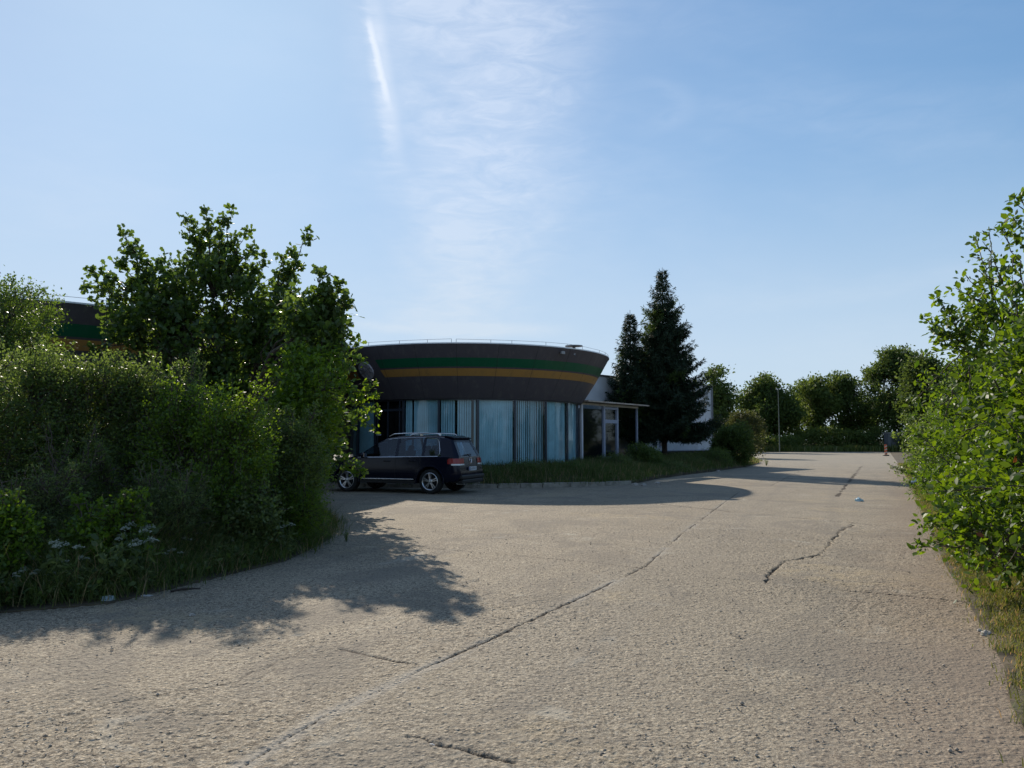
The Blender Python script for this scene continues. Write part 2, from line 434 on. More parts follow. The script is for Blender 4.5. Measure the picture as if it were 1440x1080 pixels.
SOIL = mat('bed_soil', (.075, .058, .035), .95, vary=.5, vscale=2, bump=.03, bscale=12, dirt=(.05, .07, .02), dscale=1.0)
def bed(name, outer, inner, h0, h1, rows=8):
    b = MB(); R = []
    for k in range(rows + 1):
        t_ = k / rows; row = []
        for o_, i_ in zip(outer, inner):
            x = o_[0] + (i_[0] - o_[0]) * t_; y = o_[1] + (i_[1] - o_[1]) * t_
            z = (h0 + (h1 - h0) * min(1, t_ * 2.5)) + (mnoise.noise(Vector((x, y, 3))) * .05 if k else 0)
            row.append((x, y, z))
        R.append(row)
    R.insert(0, [(p[0], p[1], -.05) for p in outer])
    b.grid(R); return tag(b.build(name, SOIL, smooth=60), kind='structure')
G = lambda x, y: tuple(gnd(x, y)[:2])
LB = [(-22, 3.0), (-9, 5.9), G(-60, 876), G(0, 862), G(150, 850), G(250, 826), G(330, 806), G(400, 790), G(465, 758), G(472, 735), G(447, 703), (-8, 25.2), (-11, 28)]
LI = [(-26, 10), (-14, 10), (-8, 10), (-7, 11), (-6.4, 11.6), (-6, 12), (-5.6, 12.6), (-5.6, 13.2), (-5.6, 14), (-6, 15.5), (-8, 18), (-12, 24), (-14, 25)]
bed('planted_bed', LB, LI, .01, .12)
FB = [(-6.5, 26.2), (-2.5, 25.5), (-.47, 25.45), (1.93, 26.0), (4.19, 27.4), (5.8, 31.2), (7.7, 34.6), (9.95, 38.4), (13.9, 45.5), (17.0, 53), (18, 62)]
FI = [(-6.8, 31), (-4.5, 29.4), (-1.8, 28.8), (.8, 29.6), (2.9, 33.2), (4.4, 35.2), (6.1, 37.6), (8, 44), (13, 50), (14, 56), (14, 62)]
bed('building_bed', FB, FI, .12, .42)
VB = [(1.3, 1.0), (1.95, 2.5), (3.05, 4.84), (3.45, 5.5), (4.35, 7.4), (5.55, 10), (9.0, 17), (17.4, 34), (26, 52), (48, 98)]
VI = [(9, 0), (9.5, 2.5), (10, 4.8), (10.5, 5.5), (12, 7.4), (13, 10), (17, 17), (26, 34), (36, 52), (60, 98)]
bed('verge', VB, VI, .01, .10)
tag(MB().grid([[(x, y, .03 if y < 110 else .5) for x in (-70, -20, 20, 60, 140)] for y in (101, 105, 110, 160, 420)]).build('field', mat('field_grass', (.07, .10, .03), .95, vary=.4, vscale=.2)), kind='structure')

def gravel():
    r = np.random.default_rng(77); n = 9000
    y = 2.6 + 12 * r.random(n) ** 1.8; x = r.uniform(-1, 1, n) * (y * .75 + .4)
    k = (fbm(x, y, .8, 3, 90) + .25 * r.random(n) > .46) & (x < .5 * y + .3) & (y < 7.0 + 0 * x) | ((x > -.22 * y) & (x < .5 * y + .3) & (y >= 7.0) & (r.random(n) < .8))
    x = x[k]; y = y[k]; n = len(x); sz = (.0035 + .009 * r.random(n) ** 3)[:, None, None]
    T = np.array([(1, 0, .2), (0, 1, .2), (-1, 0, .2), (0, -1, .2), (0, 0, 1.0), (0, 0, -.4)]) 
    T = T[None] * (1 + .5 * r.normal(size=(n, 6, 3)).clip(-1, 1)); a = r.random(n) * 6.28; c, s_ = np.cos(a), np.sin(a)
    T[:, :, 0], T[:, :, 1] = T[:, :, 0] * c[:, None] - T[:, :, 1] * s_[:, None], T[:, :, 0] * s_[:, None] + T[:, :, 1] * c[:, None]
    V = T * sz + np.stack([x, y, np.full(n, .006)], -1)[:, None]; b = np.arange(n)[:, None] * 6
    Fc = np.concatenate([b + np.array([[i, (i + 1) % 4, 4]]) for i in range(4)] + [b + np.array([[(i + 1) % 4, i, 5]]) for i in range(4)])
    o = mesh_np('loose_gravel', V.reshape(-1, 3), Fc, mat('gravel_stone', (.30, .26, .21), .9, vary=.45, vscale=9))
    tag(o, 'fine loose gravel scattered over the worn concrete', 'gravel', kind='stuff')
gravel()

# kerb along the building bed
kp = [(-6.5, 26.2), (-2.5, 25.5), (-.47, 25.42), (1.0, 25.7), (1.93, 26.0), (3.2, 26.7), (4.19, 27.4)]
CONC_M = mat('kerb_concrete', (.27, .25, .21), .9, vary=.25, vscale=4, bump=.01, bscale=20, dirt=(.10, .09, .06), dscale=2.5)
kb = MB()
L = []
for a, b in zip(kp[:-1], kp[1:]):
    a, b = Vector((*a, 0)), Vector((*b, 0)); n = max(1, round((b - a).length / .8))
    for i in range(n):
        p, q = a.lerp(b, (i + .012) / n), a.lerp(b, (i + .988) / n)
        zt = .15 + random.uniform(-.012, .012)
        d = (q - p); kb.box((p + q) / 2 + Vector((0, 0, zt / 2 - .04)), (d.length, .13, zt + .08), rz=atan2(d.y, d.x) + random.uniform(-.012, .012))
tag(kb.build('kerb', CONC_M, bevel=.012), kind='structure')

# ---------------------------------------------------------------- round building
CX, CY = -2.0, 33.5
CLAD = mat('grey_cladding', (.088, .078, .088), .5)
def streaks(m, col, amt):                                     # rain streaks running down the sheet
    t = m.node_tree; p = t.nodes['Principled BSDF']; tcn = t.nodes.new('ShaderNodeTexCoord'); mp = t.nodes.new('ShaderNodeMapping'); mp.inputs['Scale'].default_value = (2.6, 2.6, .22)
    t.links.new(tcn.outputs['Object'], mp.inputs[0]); n = vnoise(t, mp.outputs[0], 2.0, 6, .7)
    c0 = tuple(p.inputs['Base Color'].default_value)[:3]; n2 = vnoise(t, tcn.outputs['Object'], .6, 4, .6)
    c = mixc(t, n.step(.48, .72) * amt, c0, col); c = mixc(t, n2.step(.4, .7) * .25, c, tuple(q * .7 for q in c0))
    t.links.new(c, p.inputs['Base Color'])
streaks(CLAD, (.15, .135, .13), .6)
GREEN = mat('green_band', (.005, .105, .045), .4, vary=.08, vscale=1)
YELL = mat('ochre_band', (.42, .22, .06), .45, vary=.10, vscale=1)
streaks(GREEN, (.03, .12, .07), .6); streaks(YELL, (.26, .15, .06), .6)
COPE = mat('coping_metal', (.75, .76, .78), .35)
ROOFM = mat('roof_felt', (.10, .10, .10), .9, vary=.2)
PLIN = mat('plinth_render', (.20, .19, .17), .9, vary=.25, vscale=1.5, dirt=(.07, .06, .045), dscale=1)
ALU = mat('dark_aluminium', (.045, .055, .075), .35, metal=.3)
BLIND = mat('blind_fabric', (.44, .62, .66), .8, vary=.12, vscale=1.5, dirt=(.35, .50, .54), dscale=.9)
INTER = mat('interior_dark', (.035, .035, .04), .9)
PVC = mat('pale_frame', (.26, .30, .40), .45, vary=.08)
PVCW = mat('white_post', (.55, .57, .62), .5, vary=.08)
def glassmat(name, tint=(.75, .85, .85), refl=.5):
    m = bpy.data.materials.new(name); m.use_nodes = True; t = m.node_tree; t.nodes.remove(t.nodes['Principled BSDF'])
    tr = t.nodes.new('ShaderNodeBsdfTransparent'); tr.inputs[0].default_value = (*tint, 1)
    gl = t.nodes.new('ShaderNodeBsdfGlossy'); gl.inputs['Roughness'].default_value = .04; gl.inputs[0].default_value = (.9, .95, 1, 1)
    ge = t.nodes.new('ShaderNodeNewGeometry'); vd = t.nodes.new('ShaderNodeVectorMath'); vd.operation = 'DOT_PRODUCT'
    t.links.new(ge.outputs['Normal'], vd.inputs[0]); t.links.new(ge.outputs['Incoming'], vd.inputs[1])
    fr = (1.0 - X(t, vd.outputs['Value']).ab()).cl().pw(5.0) * .9 + .06
    mx = t.nodes.new('ShaderNodeMixShader'); t.links.new((fr * refl).cl().v, mx.inputs[0])
    t.links.new(tr.outputs[0], mx.inputs[1]); t.links.new(gl.outputs[0], mx.inputs[2])
    t.links.new(mx.outputs[0], t.nodes['Material Output'].inputs['Surface'])
    return m
GLASS = glassmat('window_glass', (.77, .89, .93), .7)
GLASSD = glassmat('dark_glass', (.22, .27, .32), .6)

def cyl(cx, cy, r, ph, z): return (cx + r * sin(ph), cy - r * cos(ph), z)
def prof(t_, r0, r1, z0, z1): return (r0 + (r1 - r0) * (t_ + .10 * t_ * (1 - t_)), z0 + (z1 - z0) * t_)
def band(b, cx, cy, r0, r1, z0, z1, ta, tb, pa, pb, off=0.0, n=64, m=4, sl=0.0):
    rows = []
    for i in range(m + 1):
        t_ = ta + (tb - ta) * i / m; r, z = prof(t_, r0, r1, z0, z1); s0 = sl * (1 - i / m)
        rows.append([cyl(cx, cy, r + off, pa + s0 + (pb - pa - s0) * j / n, z) for j in range(n + 1)])
    b.grid(rows)
def round_fascia(root, cx, cy, r0, r1, z0, z1, gaps, n=96):
    b = MB(); band(b, cx, cy, r0, r1, z0, z1, 0, 1, -pi, pi, n=n, m=8)
    b.grid([[cyl(cx, cy, r_, -pi + 2 * pi * j / n, z0) for j in range(n + 1)] for r_ in (r0, r0 - .2)])
    b.build('fascia', CLAD, root, smooth=50)
    for nm, ta, tb, mt in (('green_band', .585, .745, GREEN), ('ochre_band', .415, .555, YELL)):
        for (pa, pb) in gaps:
            q = MB(); dd = .012 if nm == 'ochre_band' else 0
            band(q, cx, cy, r0, r1, z0, z1, ta, tb, pa + dd, pb, off=.006, n=n, m=3, sl=.02)
            q.build(nm, mt, root, smooth=50)
    k = int(2 * pi * r1 / 1.55); jm = mat('joint_dark', (.03, .027, .03), .7)
    for i in range(k):
        pa = 2 * pi * i / k
        if sin(pa - .8) < -.4 and cos(pa) < 0: continue
        j = MB(); band(j, cx, cy, r0, r1, z0, z1, .01, .99, pa, pa + .012 / r1, off=.010, n=1, m=6)
        j.build('panel_joint', jm, root)
    c = MB(); c.lathe([(r1 - .10, z1 - .02), (r1 - .10, z1 + .03), (r1 + .015, z1 + .03), (r1 + .015, z1 - .012)], n, c=(cx, cy, 0)); c.build('coping', COPE, root, smooth=30)
    rf = MB(); rf.lathe([(.01, z1 - .25), (r1 - .40, z1 - .25), (r1 - .09, z1 + .0)], n, c=(cx, cy, 0)); rf.build('roof', ROOFM, root)
    wr = MB(); pts = []
    kk = int(2 * pi * r1 / 1.1)
    for i in range(kk + 1):
        pa = 2 * pi * i / kk + .03 * sin(i * 2.3); pts.append(Vector(cyl(cx, cy, r1 - .03, pa, z1 + .15 + .015 * sin(i * 5.1))))
        wr.tube([cyl(cx, cy, r1 - .03, pa, z1 + .02), pts[-1]], .009, 5)
    wr.tube(pts, .006, 5); wr.build('lightning_wire', mat('wire_steel', (.25, .25, .26), .4, metal=.8), root)

rb = empty('round_building', (0, 0, 0))
tag(rb, 'low round showroom behind the dark car, with pale blinds in its windows', 'building')
Z0, Z1 = 3.12, 5.04
R0, R1 = 5.04, 6.2
round_fascia(rb, CX, CY, R0, R1, Z0, Z1, [(radians(-31.5), radians(170)), (radians(-130), radians(-44))])
RW = 4.9; STEP = radians(17.14)
pb_ = MB(); pb_.lathe([(RW + .06, -.1), (RW + .06, .58), (RW - .3, .58)], 72, c=(CX, CY, 0)); pb_.build('plinth', PLIN, rb, smooth=30)
wl = MB(); n = 40
wl.grid([[cyl(CX, CY, RW - .02, radians(86) + (radians(360 - 112 - 86)) * j / n, z) for j in range(n + 1)] for z in (.58, 3.16)])
wl.build('wall', mat('white_render', (.62, .62, .62), .8, vary=.08), rb, smooth=30)
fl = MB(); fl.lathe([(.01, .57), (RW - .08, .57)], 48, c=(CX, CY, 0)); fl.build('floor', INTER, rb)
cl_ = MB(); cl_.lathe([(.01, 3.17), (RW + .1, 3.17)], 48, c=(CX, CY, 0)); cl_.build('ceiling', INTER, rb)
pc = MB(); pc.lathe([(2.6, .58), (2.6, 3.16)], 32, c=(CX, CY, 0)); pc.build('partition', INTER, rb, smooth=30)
edges = [radians(8.57) + STEP * k for k in range(-7, 5)]
rl = random.Random(5)
for e in edges:
    m_ = MB(); d_ = Vector((sin(e), -cos(e), 0))
    m_.box(Vector((CX, CY, 1.87)) + d_ * (RW - .03), (.07, .10, 2.58), rz=e); m_.build('mullion', ALU, rb)
def panel(pa, pb, style):
    pa += .012; pb -= .012
    if style == 'door':
        d = MB(); n_ = 6
        d.grid([[cyl(CX, CY, RW - .02, pa + (pb - pa) * j / n_, z) for j in range(n_ + 1)] for z in (.6, 3.14)])
        dd = d.build('door', GLASSD, rb, smooth=40)
        fr_ = MB()
        for a_ in (pa + .02, (pa + pb) / 2, pb - .02):
            fr_.box(cyl(CX, CY, RW - .02, a_, 1.87), (.05, .06, 2.54), rz=a_)
        for z in (.66, 2.72, 3.1):
            fr_.box(cyl(CX, CY, RW - .03, (pa + pb) / 2, z), (RW * (pb - pa), .055, .09), rz=(pa + pb) / 2)
        fr_.build('frame', ALU, dd)
        h = MB(); h.box(cyl(CX, CY, RW + .06, pa + .05, 1.78), (.26, .03, .04), rz=pa); h.build('handle', COPE, dd)
        return
    g = MB(); n_ = 6
    g.grid([[cyl(CX, CY, RW, pa + (pb - pa) * j / n_, z) for j in range(n_ + 1)] for z in (.60, 3.13)])
    win = g.build('window', GLASS, rb, smooth=40)
    b = MB(); k = 15; wS = RW * (pb - pa) / k
    for i in range(k):
        a_ = pa + (pb - pa) * (i + .5) / k
        if style == 'closed': tw, sx, r_ = rl.uniform(.06, .22), 1.02, RW - .10
        elif style == 'pleated': tw, sx, r_ = rl.uniform(.25, .7), 1.0, RW - .11
        else:
            tw, sx, r_ = rl.uniform(.35, .85), 1.0, RW - .13
            if rl.random() < .07: continue
        q = a_ + tw; zb = .64 + rl.uniform(0, .03); c_ = Vector(cyl(CX, CY, r_, a_, 0)); u = Vector((cos(q), sin(q), 0)) * wS * sx / 2
        nn = Vector((sin(q), -cos(q), 0)) * .012
        lean = rl.uniform(-.01, .01)
        b.grid([[c_ - u + Vector((0, 0, z)), c_ + nn + Vector((lean * (z - 1), 0, z)), c_ + u + Vector((0, 0, z))] for z in (zb, 3.08)])
    b.build('blinds', BLIND, win, smooth=60)
styles = ['closed', 'open', 'pleated', 'pleated', 'door', 'open', 'open', 'closed', 'pleated', 'closed', 'closed']
# edges run from -111 deg; panels between successive edges
for k in range(len(edges) - 1): panel(edges[k], edges[k + 1], styles[k])
for z, nm in ((.615, 'sill'), (3.10, 'head_rail')):
    s_ = MB(); s_.lathe([(RW - .06, z - .03), (RW + .015, z - .03), (RW + .015, z + .03), (RW - .06, z + .03)], 60, c=(CX, CY, 0), a0=radians(-205), a1=radians(-5)); s_.build(nm, ALU, rb, smooth=30)
MB().box((-7.6, 33.2, 2.9), (4.5, .4, 3.9), rz=.5).build('link_wall', CLAD, rb)
# round emblem disc (grey, faint wire cross) left of the bands
pe = radians(-37.6); r_, z_ = prof(.56, R0, R1, Z0, Z1); ce = Vector(cyl(CX, CY, r_ + .04, pe, z_))
nrm = Vector((sin(pe) * .85, -cos(pe) * .85, -.52)).normalized(); Mq = nrm.to_track_quat('Z', 'Y').to_matrix()
e = MB(); vs = [ce + Mq @ Vector((.36 * cos(q), .36 * sin(q), s * .03)) for s in (-1, 1) for q in [2 * pi * i / 28 for i in range(28)]]
e.add(vs, [tuple(range(28))[::-1], tuple(range(28, 56))] + [(i, (i + 1) % 28, (i + 1) % 28 + 28, i + 28) for i in range(28)])
em = e.build('emblem_disc', mat('faded_sign_grey', (.42, .40, .44), .6, vary=.35, vscale=9), rb)
e2 = MB()
for a_ in (.4, 2.0, 2.9):
    u = Mq @ Vector((cos(a_), sin(a_), 0)) * .33; o_ = nrm * .035
    e2.tube([ce + o_ - u, ce + o_ + nrm * .02, ce + o_ + u], .012, 5)
e2.tube([ce + nrm * .035 + Mq @ Vector((.22 * cos(q), .22 * sin(q), 0)) for q in [2 * pi * i / 20 for i in range(21)]], .010, 5)
e2.build('emblem_lines', mat('sign_line_grey', (.13, .13, .15), .5), em)
# vent on the roof edge, floodlight under the rim
vt = MB(); pv = at(807, 489, 29.3); vt.lathe([(.01, .10), (.34, .07), (.34, .04), (.06, .03), (.06, -.3)], 20, c=(pv.x, pv.y, 5.12)); vt.build('roof_vent', mat('vent_grey', (.22, .22, .23), .5, metal=.4), rb, smooth=40)
fl_ = MB(); pp = radians(39); r_, z_ = prof(.90, R0, R1, Z0, Z1); cf = Vector(cyl(CX, CY, r_ + .12, pp, z_)); fl_.box(cf, (.16, .08, .11), rz=pp); fl_.box(cf - Vector((sin(pp), -cos(pp), 0)) * .1, (.05, .16, .05), rz=pp)
fl_.build('floodlight', mat('lamp_grey', (.3, .3, .3), .4), rb, bevel=.01)

# second, larger round hall at the left, mostly behind the shrubs
rb2 = empty('round_hall', (0, 0, 0))
tag(rb2, 'larger round hall at the left, its banded dark fascia mostly hidden by the oak', 'building')
round_fascia(rb2, -20, 30, 12.7, 14.0, Z0, Z1, [(radians(-120), radians(120))], n=160)
pl2 = MB(); pl2.lathe([(12.5, -.1), (12.5, .58)], 120, c=(-20, 30, 0)); pl2.build('plinth', PLIN, rb2)
w2 = MB(); w2.lathe([(12.4, .58), (12.4, 3.2)], 120, c=(-20, 30, 0)); w2.build('wall', mat('hall_dark_glazing', (.05, .07, .09), .15), rb2, smooth=30)
for i in range(36):
    a_ = radians(-20 + i * 4.4); m_ = MB(); m_.box(cyl(-20, 30, 12.45, a_, 1.87), (.08, .12, 2.6), rz=a_); m_.build('mullion', ALU, rb2)

# white annex with its plinth, window, drainpipe
an = empty('white_annex', (8, 45, 0))
tag(an, 'flat-roofed white rendered annex behind the tall spruce, right of the round showroom', 'building')
an.location = (0, 0, 0)
A_, B_ = Vector((1.6, 38.0, 0)), Vector((13.0, 49.9, 0)); dv = (B_ - A_).normalized(); nv = Vector((-dv.y, dv.x, 0))
def offp(p, d): q = p + nv * d; return (q.x, q.y)
WHITE = mat('white_render_annex', (.60, .62, .65), .85, vary=.10, vscale=.7, dirt=(.5, .5, .49), dscale=.8)
m_ = MB(); m_.prism([offp(A_, 0), offp(B_, 0), offp(B_, 9), offp(A_, 9)], .9, 5.0); m_.build('wall', WHITE, an)
m_ = MB(); m_.prism([offp(A_ - dv * .05, .06), offp(B_ - dv * .06, .06), offp(B_ - dv * .06, 8.9), offp(A_, 8.9)], -.1, .9); m_.build('plinth', mat('dark_plinth', (.05, .05, .05), .9), an)
m_ = MB(); m_.prism([offp(A_ - dv * .05, -.06), offp(B_ + dv * .06, -.06), offp(B_ + dv * .06, 9.06), offp(A_ - dv * .05, 9.06)], 5.0, 5.09); m_.build('roof_coping', mat('coping_dark', (.07, .07, .08), .5), an)
m_ = MB(); q = B_ - dv * .12 - nv * .09; m_.tube([(q.x, q.y, .2), (q.x, q.y, 5.0)], .05, 10); m_.build('drainpipe', mat('pipe_grey', (.16, .17, .19), .4), an, smooth=40)
wq = A_ + dv * ((at(921, 622, 46) - A_).dot(dv)); fr = MB()
W0 = Vector((wq.x, wq.y, 0)); ang = atan2(dv.y, dv.x)
wf = MB().box(W0 + Vector((0, 0, 1.65)) - nv * .02, (.75, .06, 1.0), rz=ang).build('window', PVC, an)
MB().box(W0 + Vector((0, 0, 1.65)) - nv * .035, (.62, .05, .86), rz=ang).build('pane', mat('window_dark', (.03, .04, .06), .1), wf)
m_ = MB().bar(Vector((A_.x, A_.y, .93)) - nv * .03, Vector((B_.x, B_.y, .93)) - nv * .03, .06, .06); m_.build('drip_edge', PVC, an)

# glazed porch between showroom and annex
po = empty('glass_porch', (0, 0, 0))
tag(po, 'glazed entrance porch with pale blue door frame, between the round showroom and the spruce', 'porch')
P0, P1 = Vector((2.98, 33.1, 0)), Vector((6.15, 37.6, 0)); dp = (P1 - P0).normalized(); np_ = Vector((-dp.y, dp.x, 0)); LP = (P1 - P0).length; ap = atan2(dp.y, dp.x)
def pp_(s, z, off=0.0): q = P0 + dp * (s * LP) - np_ * off; return Vector((q.x, q.y, z))
# s along wall from photo columns
def sx(px):
    k = (px - 720) / F; return (P0.x - k * P0.y) / (k * dp.y * LP - dp.x * LP)
m_ = MB()
m_.bar(pp_(-.05, 3.24, .12), pp_(1.04, 3.24, .12), .8, .06); m_.build('roof_slab', mat('rusty_flashing', (.42, .36, .30), .7, vary=.2, dirt=(.20, .07, .035), dscale=1.6), po)
m_ = MB(); m_.bar(pp_(-.02, 3.15), pp_(1.0, 3.15), .08, .09)
m_.build('head_beam', mat('beam_cream', (.50, .48, .42), .6, dirt=(.25, .12, .07), dscale=1.2), po)
m_ = MB(); m_.bar(pp_(-.02, .63), pp_(1.0, .63), .09, .10); m_.build('sill', PVCW, po)
m_ = MB().bar(pp_(0, .25), pp_(1.0, .25), .10, .66).build('plinth', PLIN, po)
for px_, wd in ((817.5, .13), (895, .08)):
    m_ = MB(); m_.box(pp_(sx(px_), 1.88), (wd, .10, 2.5), rz=ap); m_.build('post', PVCW if px_ < 850 else PVC, po)
MB().box(Vector((2.62, 32.45, 1.85)), (.22, .12, 2.5), rz=1.2).build('corner_post', PVCW, po)
dr = MB()
for px_ in (848.5, 867): dr.box(pp_(sx(px_), 1.88, .01), (.17, .09, 2.44), rz=ap)
for z in (.75, 2.42): dr.bar(pp_(sx(848.5), z, .012), pp_(sx(867), z, .012), .085, .16)
dr.bar(pp_(sx(848.5), 3.02, .012), pp_(sx(867), 3.02, .012), .085, .1)
door = dr.build('door', PVC, po)
MB().box(pp_(sx(851), 1.7, .09), (.03, .04, .3), rz=ap).build('handle', ALU, door)
for a_, b_ in ((818.5, 846.5), (850.5, 865), (869, 894)):
    g = MB(); g.grid([[pp_(sx(a_), z), pp_(sx(b_), z)] for z in (.68, 3.1)]); g.build('pane', GLASSD, po)
m_ = MB(); q0, q1 = pp_(0, 0, -1.9), pp_(1, 0, -1.9)
m_.grid([[Vector((q.x, q.y, z)) for q in (q0, q1)] for z in (.6, 3.1)]); m_.build('inner_wall', INTER, po)

# ---------------------------------------------------------------- car
def lerp_tab(T, x):
    if x <= T[0][0]: return T[0][1]
    for (a, va), (b, vb) in zip(T[:-1], T[1:]):
        if x <= b: t_ = (x - a) / (b - a); return va + (vb - va) * t_
    return T[-1][1]
ZT = [(0, 1.655), (.3, 1.70), (1.0, 1.735), (1.8, 1.74), (2.3, 1.715), (2.6, 1.66), (2.8, 1.58), (3.05, 1.44), (3.3, 1.29), (3.55, 1.145), (3.68, 1.10), (4.0, 1.06), (4.3, 1.00), (4.55, .91), (4.68, .83), (4.75, .74)]
ZS = [(0, 1.07), (.4, 1.09), (2.0, 1.06), (3.4, 1.03), (3.68, 1.01), (4.0, .97), (4.3, .92), (4.55, .83), (4.68, .76), (4.75, .68)]
WY = [(0, .80), (.05, .87), (.15, .92), (.4, .952), (.95, .965), (3.8, .965), (4.15, .945), (4.4, .90), (4.6, .83), (4.7, .76), (4.75, .66)]
YR = [(0, .60), (.2, .635), (1, .665), (2, .675), (2.6, .66), (3.05, .70), (3.55, .76), (3.68, .80), (4.3, .76), (4.75, .55)]
XR = [(.28, .16), (.42, .05), (.55, 0), (.72, .0), (.78, .05), (1.08, .085), (1.35, .20), (1.6, .36), (1.75, .42)]
XF = [(.28, -.18), (.42, -.05), (.6, 0), (.72, -.02), (.9, -.12), (1.1, -.2)]
def car_pt(Xn, k):
    zt, zs, w_, yr = lerp_tab(ZT, Xn), lerp_tab(ZS, Xn), lerp_tab(WY, Xn), lerp_tab(YR, Xn)
    zb = .30 + .05 * max(0, 1 - Xn / .5) + .03 * max(0, 1 - (4.75 - Xn) / .5)
    zr = max(zt - .055, zs + .035) if Xn < 3.6 else zt - .03
    P = [(0, zb), (.78 * w_, zb), (.93 * w_, zb + .04), (.985 * w_, zb + .14), (w_, min(.62, zs - .13)), (w_ * .993, min(.84, zs - .06)), (w_ * .972, zs), (w_ * .945, zs + .03), (yr + .03, zr - .03 if Xn < 3.4 else zr - .01), (yr, zr), (yr * .8, zr + (zt - zr) * .62), (0, zt)]
    y, z = P[k]
    x = Xn + lerp_tab(XR, z) * max(0, 1 - Xn / 1.1) + lerp_tab(XF, z) * max(0, 1 - (4.75 - Xn) / 1.0)
    return x, y, z
NP = 12
ST = [0, .03, .1, .22, .36, .50, .56, 1.16, 1.25, 1.6, 2.05, 2.14, 2.45, 2.6, 2.8, 3.05, 3.28, 3.42, 3.55, 3.68, 3.85, 4.0, 4.2, 4.4, 4.55, 4.64, 4.70, 4.75]
PAINT = mat('navy_car_paint', (.004, .006, .017), .26, coat=.16, spec=.2)
PLAST = mat('black_plastic', (.012, .012, .013), .55)
TYRE = mat('tyre_rubber', (.014, .014, .014), .85, bump=.004, bscale=40)
RIM = mat('alloy', (.62, .63, .65), .28, metal=.9)
CHROME = mat('chrome', (.8, .8, .82), .14, metal=1.0)
CARGL = glassmat('car_glass', (.50, .56, .62), 1.0)
REDL = mat('tail_light_red', (.28, .004, .006), .25, coat=.25)
CLRL = mat('lamp_clear', (.75, .75, .72), .1, coat=1)
SEATM = mat('seat_fabric', (.05, .05, .05), .8)
car = empty('parked_car', (-1.19, 23.2, 0), atan2(.36, -.93))
tag(car, 'dark navy SUV parked in front of the round showroom windows', 'car')
def solid_normals(o):
    bm = bmesh.new(); bm.from_mesh(o.data); bmesh.ops.recalc_face_normals(bm, faces=bm.faces); bm.to_mesh(o.data); bm.free()
def car_body():
    b = MB(); V = []; idx = {}
    def vid(i, k, s):
        if k in (0, NP - 1): s = 1
        if (i, k, s) not in idx:
            x, y, z = car_pt(ST[i], k); idx[(i, k, s)] = len(V); V.append((x, y * s, z))
        return idx[(i, k, s)]
    Fs = []; M = []
    for i in range(len(ST) - 1):
        for k in range(NP - 1):
            xa, xb = ST[i], ST[i + 1]; g = 0
            if k == 7 and ((xa >= .56 and xb <= 1.16) or (xa >= 1.25 and xb <= 2.05) or (xa >= 2.14 and xb <= 3.42)): g = 1
            if k in (9, 10) and xa >= 2.6 and xb <= 3.55: g = 1
            for s in (1, -1):
                f = [vid(i, k, s), vid(i + 1, k, s), vid(i + 1, k + 1, s), vid(i, k + 1, s)]
                f = list(dict.fromkeys(f))
                if s < 0: f = f[::-1]
                Fs.append(tuple(f)); M.append(g)
    for i in (0, len(ST) - 1):
        for k in range(NP - 1):
            f = [vid(i, k, 1), vid(i, k + 1, 1), vid(i, k + 1, -1), vid(i, k, -1)]
            f = list(dict.fromkeys(f))
            if i: f = f[::-1]
            Fs.append(tuple(f)); M.append(1 if (i == 0 and k == 7) else 0)
    me = bpy.data.meshes.new('body'); me.from_pydata(V, [], Fs)
    me.polygons.foreach_set('material_index', M)
    for m_ in (PAINT, CARGL): me.materials.append(m_)
    o = bpy.data.objects.new('body', me); COL.objects.link(o)
    solid_normals(o)
    cuts = []
    for x in (.95, 3.80):
        for s in (1, -1):
            c = MB(); R = .435
            n_ = 40
            vs = [(x + R * cos(2 * pi * j / n_), y, .37 + R * sin(2 * pi * j / n_)) for y in (s * .60, s * 1.3) for j in range(n_)]
            c.add(vs, [tuple(range(n_)), tuple(range(n_, 2 * n_))[::-1]] + [(j, (j + 1) % n_, (j + 1) % n_ + n_, j + n_) for j in range(n_)])
            co = c.build('arch_cutter', PAINT); cuts.append(co)
            bo = o.modifiers.new('b', 'BOOLEAN'); bo.operation = 'DIFFERENCE'; bo.solver = 'EXACT'; bo.object = co
    dg = bpy.context.evaluated_depsgraph_get()
    me2 = bpy.data.meshes.new_from_object(o.evaluated_get(dg))
    o.modifiers.clear(); o.data = me2
    for c in cuts: bpy.data.objects.remove(c, do_unlink=True)
    bm = bmesh.new(); bm.from_mesh(me2)
    kill = [f for f in bm.faces if f.material_index == 1]
    bmesh.ops.delete(bm, geom=kill, context='FACES'); bm.to_mesh(me2); bm.free()
    me2.polygons.foreach_set('use_smooth', [True] * len(me2.polygons)); me2.set_sharp_from_angle(angle=radians(32))
    o.parent = car; o.name = 'body'
    return o
body = car_body()
def side_xyz(Xn, u, k0, off, s=1):
    a = Vector(car_pt(Xn, k0)); b = Vector(car_pt(Xn, k0 + 1)); p = a.lerp(b, u); p.y += off; p.y *= s; return p
def cgrid(name, xs, k0, us, off, m_, parent=car, s=1):
    b = MB(); b.grid([[side_xyz(x, u, k0, off, s) for x in xs] for u in us]); return b.build(name, m_, parent, smooth=40)
